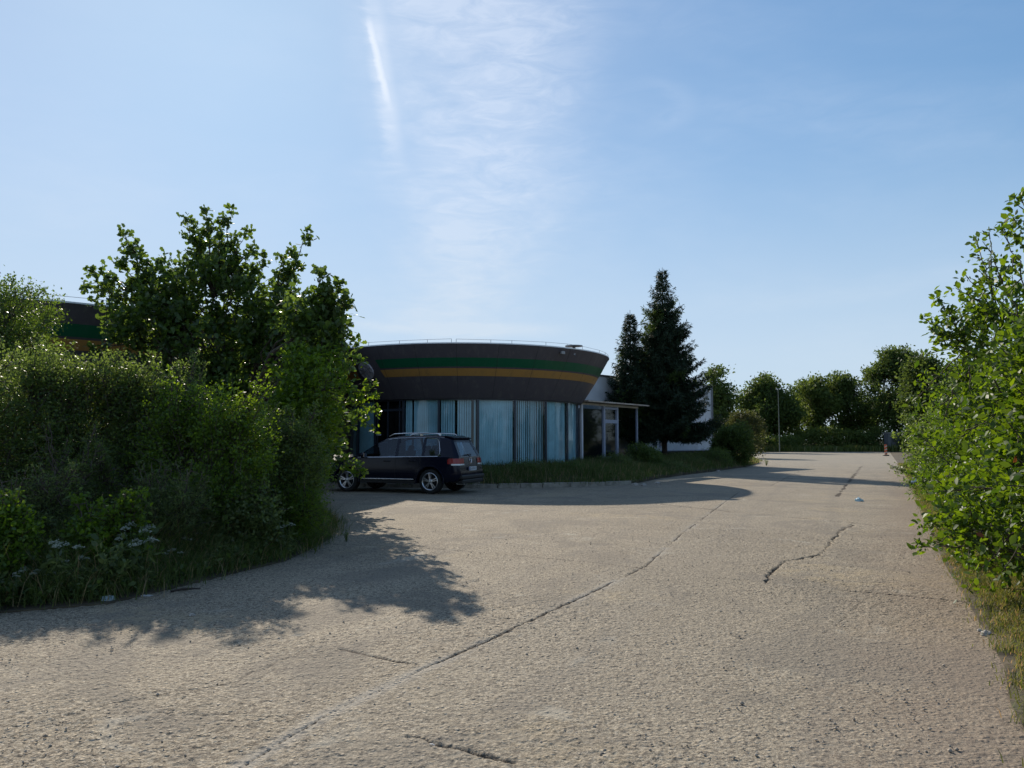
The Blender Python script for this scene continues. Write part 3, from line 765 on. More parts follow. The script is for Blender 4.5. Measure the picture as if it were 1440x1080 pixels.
for s in (1, -1):
    for xs in ([.56, .8, 1.16], [1.25, 1.6, 2.05], [2.14, 2.45, 2.6, 2.8, 3.05, 3.28, 3.42]):
        cgrid('side_window', xs, 7, (0, 1), -.006, CARGL, s=s)
    # chrome line round the glass
    b = MB(); b.tube([side_xyz(x, -.02, 7, .012, s) for x in (.66, 1.2, 1.6, 2.1, 2.6, 3.0, 3.42)], .011, 6)
    pts = [side_xyz(.66, -.02, 7, .012, s), side_xyz(.60, .10, 7, .014, s), side_xyz(.58, .3, 7, .012, s), side_xyz(.60, .8, 7, .012, s), side_xyz(.68, .97, 7, .012, s), side_xyz(1.2, 1.0, 7, .012, s)]
    b.tube(pts, .011, 6); b.tube([side_xyz(x, 1.0, 7, .010, s) for x in (1.2, 1.6, 2.1, 2.45)], .006, 6); b.build('window_trim', CHROME, car, smooth=60)
    # door seams
    for xd in (1.27, 2.10, 3.30):
        sm = MB(); pts = []
        for k, u in ((3, .2), (4, 0), (4, .5), (5, 0), (5, .5), (6, 0), (6, 1)):
            xx = xd + (.0 if not (xd < 1.5 and k < 5) else (.18 if k == 3 else .12))
            pts.append(side_xyz(xx, u, k, .002, s))
        sm.tube(pts, .006, 5)
        sm.build('door_seam', PLAST, car)
    for xd in (1.42, 2.28):
        b = MB(); b.tube([side_xyz(xd, .55, 5, .002, s), side_xyz(xd + .02, .55, 5, .035, s), side_xyz(xd + .20, .55, 5, .035, s), side_xyz(xd + .22, .55, 5, .002, s)], .014, 6); b.build('door_handle', PAINT, car, smooth=60)
    # sill strip and side cladding
    b = MB(); b.bar((1.46, s * .985, .425), (3.25, s * .985, .425), .03, .028); b.build('sill_strip', CHROME, car, bevel=.006)
    b = MB(); b.box((2.37, s * .90, .345), (1.9, .13, .10)); b.build('sill_cladding', PLAST, car, bevel=.02)
    # flares
    for x in (.95, 3.80):
        b = MB(); rows = []
        for rr_, yy in ((.432, .93), (.435, .975), (.465, .975), (.475, .955)):
            rows.append([(x + rr_ * cos(a_), s * yy, .37 + rr_ * sin(a_)) for a_ in [radians(-8) + radians(196) * j / 24 for j in range(25)]])
        b.grid(rows); b.build('wheel_arch', PLAST if False else PAINT, car, smooth=40)
    # mirror
    b = MB(); mp = Vector((3.18, s * 1.03, 1.13))
    rows = []
    for i, (xx, r1_, r2_) in enumerate(((-.09, .06, .05), (-.07, .11, .08), (0, .12, .085), (.08, .09, .06), (.11, .02, .02))):
        rows.append([mp + Vector((xx, r1_ * cos(a_), r2_ * sin(a_))) for a_ in [2 * pi * j / 14 for j in range(15)]])
    b.grid(rows); b.add(rows[0][:-1], [tuple(range(14))]); b.bar(mp + Vector((0, -s * .06, -.04)), mp + Vector((.02, -s * .16, -.07)), .05, .05); mo = b.build('mirror', PAINT, car, smooth=50)
    MB().box(mp + Vector((-.094, 0, 0)), (.006, .17, .115)).build('mirror_glass', mat('mirror_silver', (.7, .75, .8), .05, metal=1), mo)
    # roof rail
    b = MB(); yr_ = .60
    b.tube([(.78, s * (yr_ - .01), 1.70), (.86, s * yr_, 1.765), (1.3, s * (yr_ + .01), 1.785), (2.0, s * (yr_ + .01), 1.785), (2.35, s * yr_, 1.765), (2.50, s * (yr_ - .01), 1.70)], .016, 8)
    for xx in (1.4,): b.box((xx, s * yr_, 1.74), (.08, .03, .07))
    b.build('roof_rail', CHROME, car, smooth=60)
    # tail lights wrap the corner; headlight
    b = MB(); rows = []
    path = [(0, .60), (0, .72), (.0, .99), (.03, 1), (.10, 1), (.22, 1), (.34, 1)]
    def corner(Xn, f, z, off):
        k = 5; a = Vector(car_pt(Xn, 5)); c_ = Vector(car_pt(Xn, 6)); t_ = (z - a.z) / (c_.z - a.z); p = a.lerp(c_, t_); p.y *= f
        if Xn < .02: p.x -= off; p.y += off * .6
        else: p.y += off * .9; p.x -= off * .5
        p.y *= s; return p
    for z in (.885, .95, 1.0, 1.045): rows.append([corner(q[0] - (.06 if (q[0] > .3 and z > 1.02) else 0), q[1], z, .014) for q in path])
    b.grid(rows); b.build('tail_light', REDL, car, smooth=40)
    b = MB(); rows = []
    for z in (.845, .888): rows.append([corner(q[0], q[1], z, .018) for q in path[:-1]])
    b.grid(rows); b.build('reverse_lamp', CLRL, car, smooth=40)
    b = MB(); rows = []
    for z, x1_ in ((.70, 4.30), (.76, 4.22), (.80, 4.28)):
        row = []
        for Xn, f in ((x1_, 1), (4.40, 1), (4.52, 1), (4.62, 1), (4.70, 1), (4.75, 1), (4.75, .75)):
            a = Vector(car_pt(Xn, 4)); p = Vector((a.x + (.0 if Xn < 4.7 else .012), a.y * f + .012, z - (.0 if Xn < 4.5 else .02))); p.y *= s; row.append(p)
        rows.append(row)
    b.grid(rows); b.build('headlight', CLRL, car, smooth=40)
    # wheels
    for x in (.95, 3.80):
        wroot = MB(); yo = s * .94; yi = s * .70
        wroot.lathe([(.24, yi), (.335, yi), (.362, yi + s * .02), (.368, (yi + yo) / 2), (.362, yo - s * .03), (.335, yo - s * .004), (.262, yo - s * .004), (.245, yo - s * .02)], 40, axis='y', c=(x, 0, .368))
        wh = empty('wheel', (0, 0, 0)); wh.parent = car
        wroot.build('tyre', TYRE, wh, smooth=45)
        r = MB(); r.lathe([(.248, yi), (.248, yo - s * .025), (.258, yo - s * .004), (.248, yo + s * .002), (.232, yo - s * .012), (.228, yo - s * .06), (.224, yi + s * .02)], 40, axis='y', c=(x, 0, .368))
        for j in range(5):
            for da in (-.17, .17):
                a_ = 2 * pi * j / 5 + .3
                p0 = Vector((x + .055 * cos(a_ + da), yo - s * .03, .368 + .055 * sin(a_ + da))); p1 = Vector((x + .235 * cos(a_ + da * .9), yo - s * .018, .368 + .235 * sin(a_ + da * .9)))
                r.bar(p0, p1, .026, .026)
        r.lathe([(.001, yo - s * .01), (.05, yo - s * .012), (.07, yo - s * .03), (.07, yo - s * .06)], 20, axis='y', c=(x, 0, .368))
        r.build('rim', RIM, wh, smooth=40)
        d_ = MB(); d_.lathe([(.001, yo - s * .075), (.16, yo - s * .075), (.16, yo - s * .09)], 24, axis='y', c=(x, 0, .368)); d_.lathe([(.001, yo - s * .12), (.24, yo - s * .12)], 24, axis='y', c=(x, 0, .368)); d_.build('brake_disc', PLAST, wh)
# windscreen, rear glass
xs = [2.6, 2.8, 3.05, 3.28, 3.42, 3.55]
b = MB(); rows = []
for x in xs: rows.append([Vector(car_pt(x, k)) * 1 + Vector((0, 0, -.004)) for k in (9, 10, 11)] + [Vector((car_pt(x, k)[0], -car_pt(x, k)[1], car_pt(x, k)[2] - .004)) for k in (10, 9)])
b.grid(rows); b.build('windscreen', CARGL, car, smooth=60)
a, c_ = Vector(car_pt(0, 7)), Vector(car_pt(0, 8))
b = MB(); b.grid([[(a.x + .006, f * a.y, a.z) for f in (-1, 0, 1)], [(c_.x + .006, f * c_.y, c_.z) for f in (-1, 0, 1)]]); b.build('rear_window', CARGL, car)
def rear_pt(f, u):  # on the rear glass plane
    return Vector((a.x + (c_.x - a.x) * u, (a.y + (c_.y - a.y) * u) * f, a.z + (c_.z - a.z) * u))
b = MB()
for s in (1, -1):
    b.grid([[rear_pt(s * 1.0, u) + Vector((-.004, 0, 0)), rear_pt(s * (.80 - .05 * u), u) + Vector((-.004, 0, 0))] for u in (0, .5, 1)])
b.grid([[rear_pt(f, u) + Vector((-.004, 0, 0)) for f in (-1, 1)] for u in (.90, 1.0)])
b.build('tailgate_frame', PAINT, car)
b = MB(); b.tube([rear_pt(-.1, .12) + Vector((-.03, 0, 0)), rear_pt(.55, .10) + Vector((-.03, 0, 0))], .012, 5); b.tube([rear_pt(0, .0) + Vector((-.02, 0, 0)), rear_pt(-.1, .12) + Vector((-.03, 0, 0))], .014, 5); b.build('rear_wiper', PLAST, car)
b = MB(); b.grid([[(.34, y, 1.655), (.62, y, 1.705)] for y in (-.62, 0, .62)]); b.add([(.30, -.62, 1.63), (.30, .62, 1.63), (.62, .62, 1.72), (.62, -.62, 1.72), (.34, -.6, 1.60), (.34, .6, 1.60), (.66, .6, 1.68), (.66, -.6, 1.68)], [(0, 1, 2, 3), (4, 7, 6, 5), (0, 4, 5, 1), (1, 5, 6, 2), (2, 6, 7, 3), (3, 7, 4, 0)]); b.build('rear_spoiler', PAINT, car, bevel=.01)
b = MB(); b.box((.02, 0, .50), (.14, 1.62, .12)); b.build('bumper_step', PLAST, car, bevel=.03)
b = MB(); b.box((.06, 0, .37), (.2, 1.5, .12)); b.build('bumper_skirt', PLAST, car, bevel=.03)
# round badge with abstract emblem ring on tailgate, plate
xb = car_pt(0, 6)[0]
b = MB(); q = [2 * pi * j / 24 for j in range(25)]
b.tube([(xb - .022, .085 * cos(t_), .975 + .085 * sin(t_)) for t_ in q], .008, 6)
b.tube([(xb - .022, .055, 1.03), (xb - .022, .02, .975 - .0), (xb - .022, 0, 1.0), (xb - .022, -.02, .975), (xb - .022, -.055, 1.03)], .007, 5)
b.tube([(xb - .022, .072, .995), (xb - .022, .03, .905), (xb - .022, 0, .96), (xb - .022, -.03, .905), (xb - .022, -.072, .995)], .007, 5)
b.build('badge', CHROME, car, smooth=60)
b = MB(); b.box((-.012, 0, .735), (.016, .52, .115)); plate = b.build('number_plate', mat('plate_white', (.62, .64, .66), .5), car, bevel=.004)
b = MB()
rp = random.Random(3)
for i, yy in enumerate([.17, .10, .03, -.03, -.09, -.15, -.20]):
    for zz in (.70, .735, .77):
        if rp.random() < .7: b.box((-.0215, yy, zz), (.003, .035 if rp.random() < .6 else .014, .014))
    b.box((-.0218, yy + .016, .735), (.003, .010, .075))
b.build('plate_marks', mat('plate_ink', (.02, .02, .03), .6), plate)
b = MB(); b.box((-.0215, .238, .735), (.003, .04, .11)); b.build('plate_band', mat('plate_blue', (.02, .06, .30), .5), plate)
for s in (1, -1):
    b = MB(); b.tube([(.25, s * .55, .31), (.01, s * .55, .31)], .04, 12); b.build('exhaust', CHROME, car, smooth=60)
b = MB()
for z in (.60, .68, .76): b.bar((4.762, -.36, z), (4.762, .36, z), .02, .02)
b.build('grille', CHROME, car)
# interior: floor, dash, seats
b = MB(); b.box((2.1, 0, .62), (3.4, 1.6, .06)); b.build('cabin_floor', PLAST, car)
b = MB(); b.box((3.45, 0, .92), (.35, 1.5, .2)); b.build('dashboard', PLAST, car, bevel=.04)
for x, y in ((2.35, .37), (2.35, -.37), (1.35, .42), (1.35, -.42), (1.35, 0)):
    b = MB(); M_ = Matrix.Rotation(-.22, 3, 'Y'); b.box((x, y, .95), (.13, .48, .62), M=M_); b.box((x + .25, y, .75), (.5, .48, .14)); b.box((x - .07, y, 1.33), (.09, .26, .17), M=M_); b.build('seat', SEATM, car, bevel=.03)

# ---------------------------------------------------------------- vegetation
def nrmz(a): return a / np.maximum(np.linalg.norm(a, axis=-1, keepdims=True), 1e-9)
LEAFT = {  # verts (x across, y along, z), faces
    'oval': (np.array([(0, 0, 0), (.24, .28, .05), (.26, .62, .06), (0, 1, -.04), (-.26, .62, .06), (-.24, .28, .05), (0, .5, -.02)]),
             [np.array([(0, 1, 2, 6), (6, 2, 3, 4), (0, 6, 4, 5)])]),
    'lance': (np.array([(0, 0, 0), (.12, .35, .03), (0, 1, -.10), (-.12, .35, .03)]), [np.array([(0, 1, 2, 3)])]),
    'rhomb': (np.array([(0, 0, 0), (.30, .5, .07), (0, 1, 0), (-.30, .5, .07)]), [np.array([(0, 1, 2, 3)])]),
    'oak': (np.array([(0, 0, 0), (.14, .30, .02), (.30, .48, .06), (.22, .60, .03), (.34, .80, .05), (0, 1.0, -.04), (-.34, .80, .05), (-.22, .60, .03), (-.30, .48, .06), (-.14, .30, .02)]),
            [np.array([(0, 1, 8, 9), (1, 2, 3, 8), (3, 7, 8, 8)])[:0], np.array([(0, 1, 9, 9)])[:0], np.array([(0, 1, 3, 5), (0, 5, 7, 9)]), np.array([(1, 2, 3), (3, 4, 5), (5, 6, 7), (7, 8, 9)])]),
}
def leaf_cloud(name, P, D, size, shape, mt, parent=None, upb=.6, spread=.9, seed=0, svar=.35, flop=.3):
    """P leaf bases, D twig directions"""
    r = np.random.default_rng(seed + 11); n = len(P)
    along = nrmz(D * .55 + r.normal(size=(n, 3)) * spread * .6 + np.array([0, 0, -flop * .3]))
    nm = r.normal(size=(n, 3)) * .75 + np.array([0, 0, upb]); nm = nrmz(nm - along * np.sum(nm * along, -1, keepdims=True))
    ac = np.cross(along, nm)
    sz = size * (1 - svar + 2 * svar * r.random(n))[:, None, None]
    T, Fs = LEAFT[shape]; k = len(T)
    V = P[:, None, :] + sz * (ac[:, None, :] * T[None, :, 0:1] + along[:, None, :] * T[None, :, 1:2] + nm[:, None, :] * T[None, :, 2:3])
    base = (np.arange(n) * k)
    FF = [(base[:, None, None] + f[None]).reshape(-1, f.shape[1]) for f in Fs if len(f)]
    # clumps of lighter and darker leaves are real colour differences between shoots
    tint = np.clip(.42 + .30 * r.normal(size=n), 0, .96); tint[r.random(n) < .0015] = 1.0
    return mesh_np(name, V.reshape(-1, 3), FF, mt, parent, attrs={'tint': np.repeat(tint, k)})

def tubes_np(name, paths, mt, parent=None, sides=5):
    """paths: list of (pts (k,3), radii (k,))"""
    Vs = []; Fs = []; b = 0
    for P, R in paths:
        P = np.asarray(P, float); R = np.asarray(R, float); k = len(P)
        T = np.gradient(P, axis=0); T = nrmz(T); a = np.where(np.abs(T[:, 2:3]) < .9, np.array([[0, 0, 1.]]), np.array([[1., 0, 0]]))
        u = nrmz(np.cross(T, a)); v = np.cross(T, u)
        q = np.arange(sides) * 2 * pi / sides
        V = P[:, None, :] + R[:, None, None] * (u[:, None, :] * np.cos(q)[None, :, None] + v[:, None, :] * np.sin(q)[None, :, None])
        Vs.append(V.reshape(-1, 3)); i = np.arange(k - 1)[:, None] * sides; j = np.arange(sides)[None, :]
        Fs.append((np.stack([i + j, i + (j + 1) % sides, i + sides + (j + 1) % sides, i + sides + j], -1).reshape(-1, 4)) + b); b += k * sides
    return mesh_np(name, np.concatenate(Vs), [np.concatenate(Fs)], mt, parent, smooth=True)

def bend(a, b, k=6, sag=.0, wob=.0, r=None):
    a = np.asarray(a, float); b = np.asarray(b, float); t = np.linspace(0, 1, k)[:, None]
    P = a + (b - a) * t; L = np.linalg.norm(b - a)
    P[:, 2] += (np.sin(t[:, 0] * pi)) * sag * L
    if wob and r is not None: P[1:-1] += r.normal(size=(k - 2, 3)) * wob * L
    return P

BARK = mat('bark', (.075, .06, .045), .95, vary=.4, vscale=6, bump=.01, bscale=25)
BARKD = mat('bark_dark', (.045, .035, .028), .95, vary=.4, vscale=6)

def plant(name, base, lobes, n_twigs, lpt, lsize, shape, mt, bark=BARK, twigl=.35, shoots=(), seed=0, tr=.06, gap=.0, gaps=1.2, shell=.45, upb=.6, spr=.10, root=None, stems=1, spread=.9, uptw=.35, tubesides=5, zmin=.05, deadlow=0.0, svar=.35):
    """crown made of twigs inside lobes, every leaf set along a twig; returns the thing"""
    r = np.random.default_rng(seed + 100); base = np.array(base, float)
    root = root or empty(name, tuple(base))
    vol = np.array([l[1][0] * l[1][1] * l[1][2] for l in lobes]) ** .75; cnt = (n_twigs * vol / vol.sum()).astype(int)
    paths = []; P = []; D = []
    top = max(l[0][2] + l[1][2] for l in lobes)
    ctr = np.mean([np.array(l[0]) for l in lobes], axis=0)
    fork = base + (ctr - base) * np.array([.5, .5, .38 if stems == 1 else .12])
    if stems == 1:
        tp = bend(base - np.array([0, 0, .15]), fork, 5, wob=.02, r=r); paths.append((tp, np.linspace(tr, tr * .75, 5)))
    for (c, rad), m in zip(lobes, cnt):
        c = np.array(c, float); rad = np.array(rad, float)
        start = fork if stems == 1 else base + np.append(r.normal(size=2) * .18, -.05)
        lp = bend(start, c, 6, .05, .03, r); paths.append((lp, np.linspace(tr * .6, tr * .22, 6)))
        u = nrmz(r.normal(size=(m, 3))); rr_ = (shell + (1 - shell) * r.random(m)) ** (1 / 1.6)
        q = u * rr_[:, None]; pts = c + q * rad
        if gap > 0:
            keep = np.array([mnoise.noise(Vector(p * gaps) + Vector((seed, 0, 0))) > -1 + gap * 1.0 for p in pts]); pts = pts[keep]; q = q[keep]
        ok = pts[:, 2] > zmin; pts = pts[ok]; q = q[ok]
        d = nrmz(q * 1.0 + np.array([0, 0, uptw]) + r.normal(size=q.shape) * .35)
        L = twigl * (.6 + .8 * r.random(len(pts)))
        t_ = r.random((len(pts), lpt)) ** .8
        PP = pts[:, None, :] + d[:, None, :] * (L[:, None] * t_)[:, :, None] + r.normal(size=(len(pts), lpt, 3)) * spr * twigl
        P.append(PP.reshape(-1, 3)); D.append(np.repeat(d, lpt, 0) + r.normal(size=(len(pts) * lpt, 3)) * .3)
        for i in range(0, len(pts), 5):
            a = lp[r.integers(2, 6)]; e = pts[i] + d[i] * L[i] * .95
            paths.append((bend(a, e, 5, .04, .03, r), np.linspace(tr * .16, .003, 5)))
    for sh in shoots:
        e = np.array(sh[0], float); Ls = sh[1] if len(sh) > 1 else 1.0; k = sh[2] if len(sh) > 2 else 8
        j = np.argmin([np.linalg.norm(np.array(l[0]) - e) for l in lobes]); c = np.array(lobes[j][0]);
        sp_ = bend(c, e, 10, .03, .012, r); paths.append((sp_, np.linspace(tr * .28, .004, 10)))
        dl = np.linalg.norm(e - c); dd = nrmz(e - c)
        seg = np.linspace(max(0, 1 - Ls / dl), 1, k)
        for s_ in seg:
            p = c + (e - c) * s_ + np.array([0, 0, sin(s_ * pi) * .03 * dl]); side = nrmz(r.normal(size=3) + dd * .4); tl_ = twigl * (.35 + .5 * (1 - s_) + .15)
            if s_ > .97: side = dd; tl_ = twigl * .3
            m = int(lpt * 1.0); t_ = .3 + .7 * r.random(m)
            P.append(p + side * (tl_ * t_)[:, None] + r.normal(size=(m, 3)) * spr * twigl * .7); D.append(np.tile(side, (m, 1)) + r.normal(size=(m, 3)) * .5)
            paths.append((bend(p, p + side * tl_, 3), np.array([.008, .005, .003])))
    P = np.concatenate(P) - base; D = nrmz(np.concatenate(D))
    paths = [(p - base, q) for p, q in paths]
    root.location = tuple(base)
    tubes_np('trunk' if stems == 1 else 'stems', paths, bark, root, tubesides)
    leaf_cloud('crown', P, D, lsize, shape, mt, root, upb=upb, seed=seed, spread=spread, svar=svar)
    return root

def lobe(px, py, Y, rx, rz, ry=None):
    p = at(px, py, Y); k = Y / F; return ((p.x, p.y, p.z), (rx * k, ry if ry else rx * k, rz * k))
def tip(px, py, Y, L=1.0, k=8): return (tuple(at(px, py, Y)), L, k)

OAKL = leafmat('oak_leaf', (.036, .070, .018), (.085, .140, .030), .45, rough=.42)
SHRL = leafmat('shrub_leaf', (.050, .088, .024), (.125, .180, .048), .50)
WEEDL = leafmat('weed_leaf', (.055, .09, .03), (.155, .20, .07), .48)
LIMEL = leafmat('hazel_leaf', (.055, .11, .018), (.125, .205, .032), .52)
ROBL = leafmat('robinia_leaf', (.045, .085, .018), (.09, .15, .030), .42)
PLUML = leafmat('plum_leaf', (.030, .068, .012), (.105, .175, .026), .46, c_odd=(.085, .045, .018), rough=.5, spec=.35)
LANCL = leafmat('privet_leaf', (.036, .080, .014), (.100, .180, .026), .44, rough=.48, spec=.35)
FARL = leafmat('far_leaf', (.040, .070, .020), (.092, .135, .036), .36, rough=.6, spec=.2)
FARY = leafmat('far_leaf_pale', (.06, .10, .025), (.12, .16, .045), .35, rough=.6, spec=.2)
REDL2 = leafmat('reddish_leaf', (.040, .052, .018), (.075, .082, .028), .35, rough=.6, spec=.2)
NEEDL = leafmat('spruce_needles', (.014, .028, .015), (.030, .052, .024), .12, rough=.6, spec=.25)
NEEDY = leafmat('spruce_needles_pale', (.03, .055, .014), (.07, .11, .025), .25, rough=.6, spec=.25)

# the oak
YO = 18.2
oak_lobes = [lobe(440, 445, YO - 3.0, 34, 40, .7), lobe(452, 500, YO - 3.2, 30, 34, .6), lobe(300, 418, YO, 66, 52, .9), lobe(228, 440, YO, 46, 40, .8), lobe(385, 455, YO, 52, 48, .8), lobe(290, 490, YO, 120, 56, 1.2),
             lobe(390, 510, YO, 80, 70, 1.1), lobe(330, 570, YO, 120, 70, 1.3), lobe(210, 480, YO, 55, 42, .7), lobe(420, 600, YO + .3, 60, 60, 1.0), lobe(370, 650, YO, 100, 60, 1.2)]
oak_sh = [tip(325, 299, YO, 1.59, 15), tip(290, 304, YO, 1.30, 15), tip(263, 312, YO + .2, 1.16, 13), tip(176, 332, YO, 1.59, 17), tip(170, 372, YO - .2, 0.87, 10), tip(134, 383, YO, 1.45, 15), tip(124, 402, YO + .1, 0.87, 10), tip(138, 428, YO, 0.43, 5),
          tip(206, 376, YO, 0.87, 10), tip(232, 366, YO, 1.01, 10), tip(345, 330, YO, 1.01, 11), tip(352, 352, YO + .3, 0.72, 8), tip(368, 366, YO, 0.87, 10), tip(396, 370, YO, 0.87, 10), tip(431, 332, YO, 1.59, 13), tip(415, 378, YO, 0.87, 11),
          tip(451, 388, YO - 3.0, 1.01, 11), tip(470, 404, YO - 3.0, 1.30, 15), tip(486, 430, YO - 3.0, 1.16, 13), tip(478, 456, YO - 3.0, 1.01, 10), tip(160, 450, YO, 0.87, 11), tip(310, 335, YO - .2, 1.01, 11), tip(283, 345, YO + .2, 0.87, 10), tip(135, 492, YO - .4, 1.01, 11), tip(468, 480, YO - 3.0, 1.01, 11)]
ob_ = at(330, 730, YO); 
o_ = plant('oak_tree', (ob_.x, ob_.y, .1), oak_lobes, 3000, 16, .14, 'oak', OAKL, twigl=.38, shoots=oak_sh, seed=1, tr=.13, shell=.25, gap=.95, gaps=1.2, spr=.20, upb=.5)
tag(o_, 'tall leafy young oak with ragged top shoots, rising from the left hedge bank', 'tree')

# lime green hazel at the oak's right foot, reaching over the parked car's nose
hl = [lobe(450, 548, 14.3, 34, 42, .7), lobe(430, 530, 14.5, 38, 38, .7), lobe(420, 600, 14.3, 45, 50, .8), lobe(424, 620, 14.2, 26, 30, .5), lobe(400, 650, 14.1, 50, 50, .8)]
hs_ = [tip(528, 578, 14.1, .6, 8), tip(522, 600, 14.2, .4, 5), tip(519, 540, 14.4, .5, 6), tip(508, 510, 14.5, .4, 5), tip(482, 495, 14.5, .5, 6), tip(508, 664, 13.9, .45, 7), tip(525, 555, 14.1, .4, 5)]
hb = at(420, 740, 14.3)
tag(plant('hazel_shrub', (hb.x, hb.y, .1), hl, 800, 15, .085, 'oval', LIMEL, twigl=.28, shoots=hs_, seed=2, tr=.04, shell=.35, gap=.7, gaps=2.0, spr=.2, stems=4), 'lime green broad-leaved shrub whose branch ends reach across the front of the car', 'shrub')

# robinia-like bush at the far left top
rl_ = [lobe(12, 450, 15.5, 52, 45, .9), lobe(-40, 470, 15.5, 70, 60, 1.0), lobe(42, 495, 15.2, 24, 36, .6), lobe(-20, 560, 15, 110, 80, 1.0)]
rb_ = at(-10, 740, 15.5)
tag(plant('robinia_tree', (rb_.x, rb_.y, .1), rl_, 1500, 22, .055, 'rhomb', ROBL, twigl=.34, shoots=[tip(40, 400, 15.5, .4, 5), tip(18, 396, 15.5, .4, 5), tip(58, 412, 15.4, .4, 5), tip(70, 440, 15.2, .4, 5)], seed=3, tr=.07, shell=.3, gap=.6, spr=.2), 'feathery round-topped small tree at the far left edge, in front of the round hall', 'tree')

# left hedge shrubs
def shrub(px, top, Y, halfw, mt, label, seed, n=2300, sz=.040, lp=16, shape='rhomb', name='shrub', bias=.1, **kw):
    k = Y / F; b = at(px, 700, Y); zt = at(px, top, Y).z; X0 = b.x; w_ = halfw * k; r = random.Random(seed); L = []
    L.append(((X0, Y, zt * .45), (w_, w_ * .8, zt * .45)))
    for i in range(7):
        a_ = r.uniform(-1, 1); z = zt * r.uniform(.62, .80); L.append(((X0 + a_ * w_ * .7, Y + r.uniform(-.4, .4) * w_, z), (w_ * .42, w_ * .42, min(zt - z, zt * .3))))
    for i in range(3): L.append(((X0 + r.uniform(-.8, .8) * w_, Y - w_ * .4, zt * .28), (w_ * .45, w_ * .4, zt * .25)))
    sh = [((X0 + r.uniform(-.95, .95) * w_, Y + r.uniform(-.3, .3) * w_, zt * r.uniform(.80, kw.get('smax', 1.18))), .7, 9) for i in range(34)]; kw.pop('smax', None)
    return tag(plant(name, (X0, Y, .05), L, n, lp, sz, shape, mt, twigl=kw.pop('twigl', .26), shoots=sh, seed=seed, tr=.03, shell=.30, gap=.86, gaps=1.7, spr=.16, stems=5, **kw), label, 'shrub', 'shrubs in the left bank' if px < 700 else 'shrubs in the right hedge')
shrub(30, 495, 10.8, 120, SHRL, 'leftmost small-leaved bush of the left bank, below the feathery tree', 11, 2600, smax=1.04)
shrub(130, 500, 10.9, 95, SHRL, 'tall small-leaved bush left of the oak, under the ochre band of the hall', 12, 2500, smax=1.0)
shrub(215, 520, 11.2, 80, SHRL, 'small-leaved bush directly at the left foot of the oak', 13, 2000, smax=1.1)
shrub(290, 556, 10.6, 88, LIMEL, 'brighter low bush in front of the oak trunk', 14, 2200, sz=.042)
shrub(385, 600, 11.8, 60, SHRL, 'low dark bush at the right end of the left bank', 15, 1500)
shrub(-60, 520, 9.8, 90, SHRL, 'dark bush cut by the left edge of the photo', 16, 1600)

for i, (px, tp_, Y, hw_, m_, lab) in enumerate([(45, 700, 8.7, 60, WEEDL, 'ragged weed clump near the left photo edge, below the leftmost bush'), (150, 728, 8.6, 50, LIMEL, 'low green clump by the pale rag'),
        (235, 690, 9.6, 55, WEEDL, 'ragged tall weed clump before the brighter bush'), (330, 705, 10.4, 50, WEEDL, 'weed clump left of the bank corner'), (405, 700, 11.4, 42, LIMEL, 'leafy clump at the corner of the left bank'), (-10, 735, 7.9, 45, LIMEL, 'clump cut by the left photo edge'), (95, 650, 9.6, 60, SHRL, 'half-height clump under the tall small-leaved bush')]):
    shrub(px, tp_, Y, hw_, m_, lab, 500 + i, 900, sz=.05, lp=12, shape='lance' if i % 2 == 0 else 'oval', smax=1.35, name='weed_clump', twigl=.20)
# right hedge
def rx(Y): return .52 * Y + .55
hedge = [  # Y, half width, top z, leaf set, label
    (6.9, 1.25, 2.85, PLUML, 'oval', .070, 'nearest plum-leaved bush at the right edge of the yard', 1600),
    (9.2, 1.4, 2.75, PLUML, 'oval', .068, 'tall plum-leaved bush with red-brown shoot tips, second from the camera', 1900),
    (11.8, 1.4, 2.85, PLUML, 'oval', .066, 'rounded plum-leaved bush in the middle of the right hedge', 1700),
    (14.6, 1.5, 2.8, LANCL, 'lance', .095, 'narrow-leaved green bush beyond the plum bushes', 1900),
    (18.2, 1.7, 2.9, LANCL, 'lance', .10, 'narrow-leaved bush beside the white litter bag', 1800),
    (22.6, 1.9, 3.0, SHRL, 'rhomb', .085, 'dull green bush at the start of the distant hedge end', 1500),
    (27.5, 2.2, 3.1, SHRL, 'rhomb', .10, 'second last bush of the right hedge, dull green', 1500),
    (33.5, 2.5, 2.8, SHRL, 'rhomb', .12, 'last bush of the right hedge, nearest the striped marker post', 1400)]
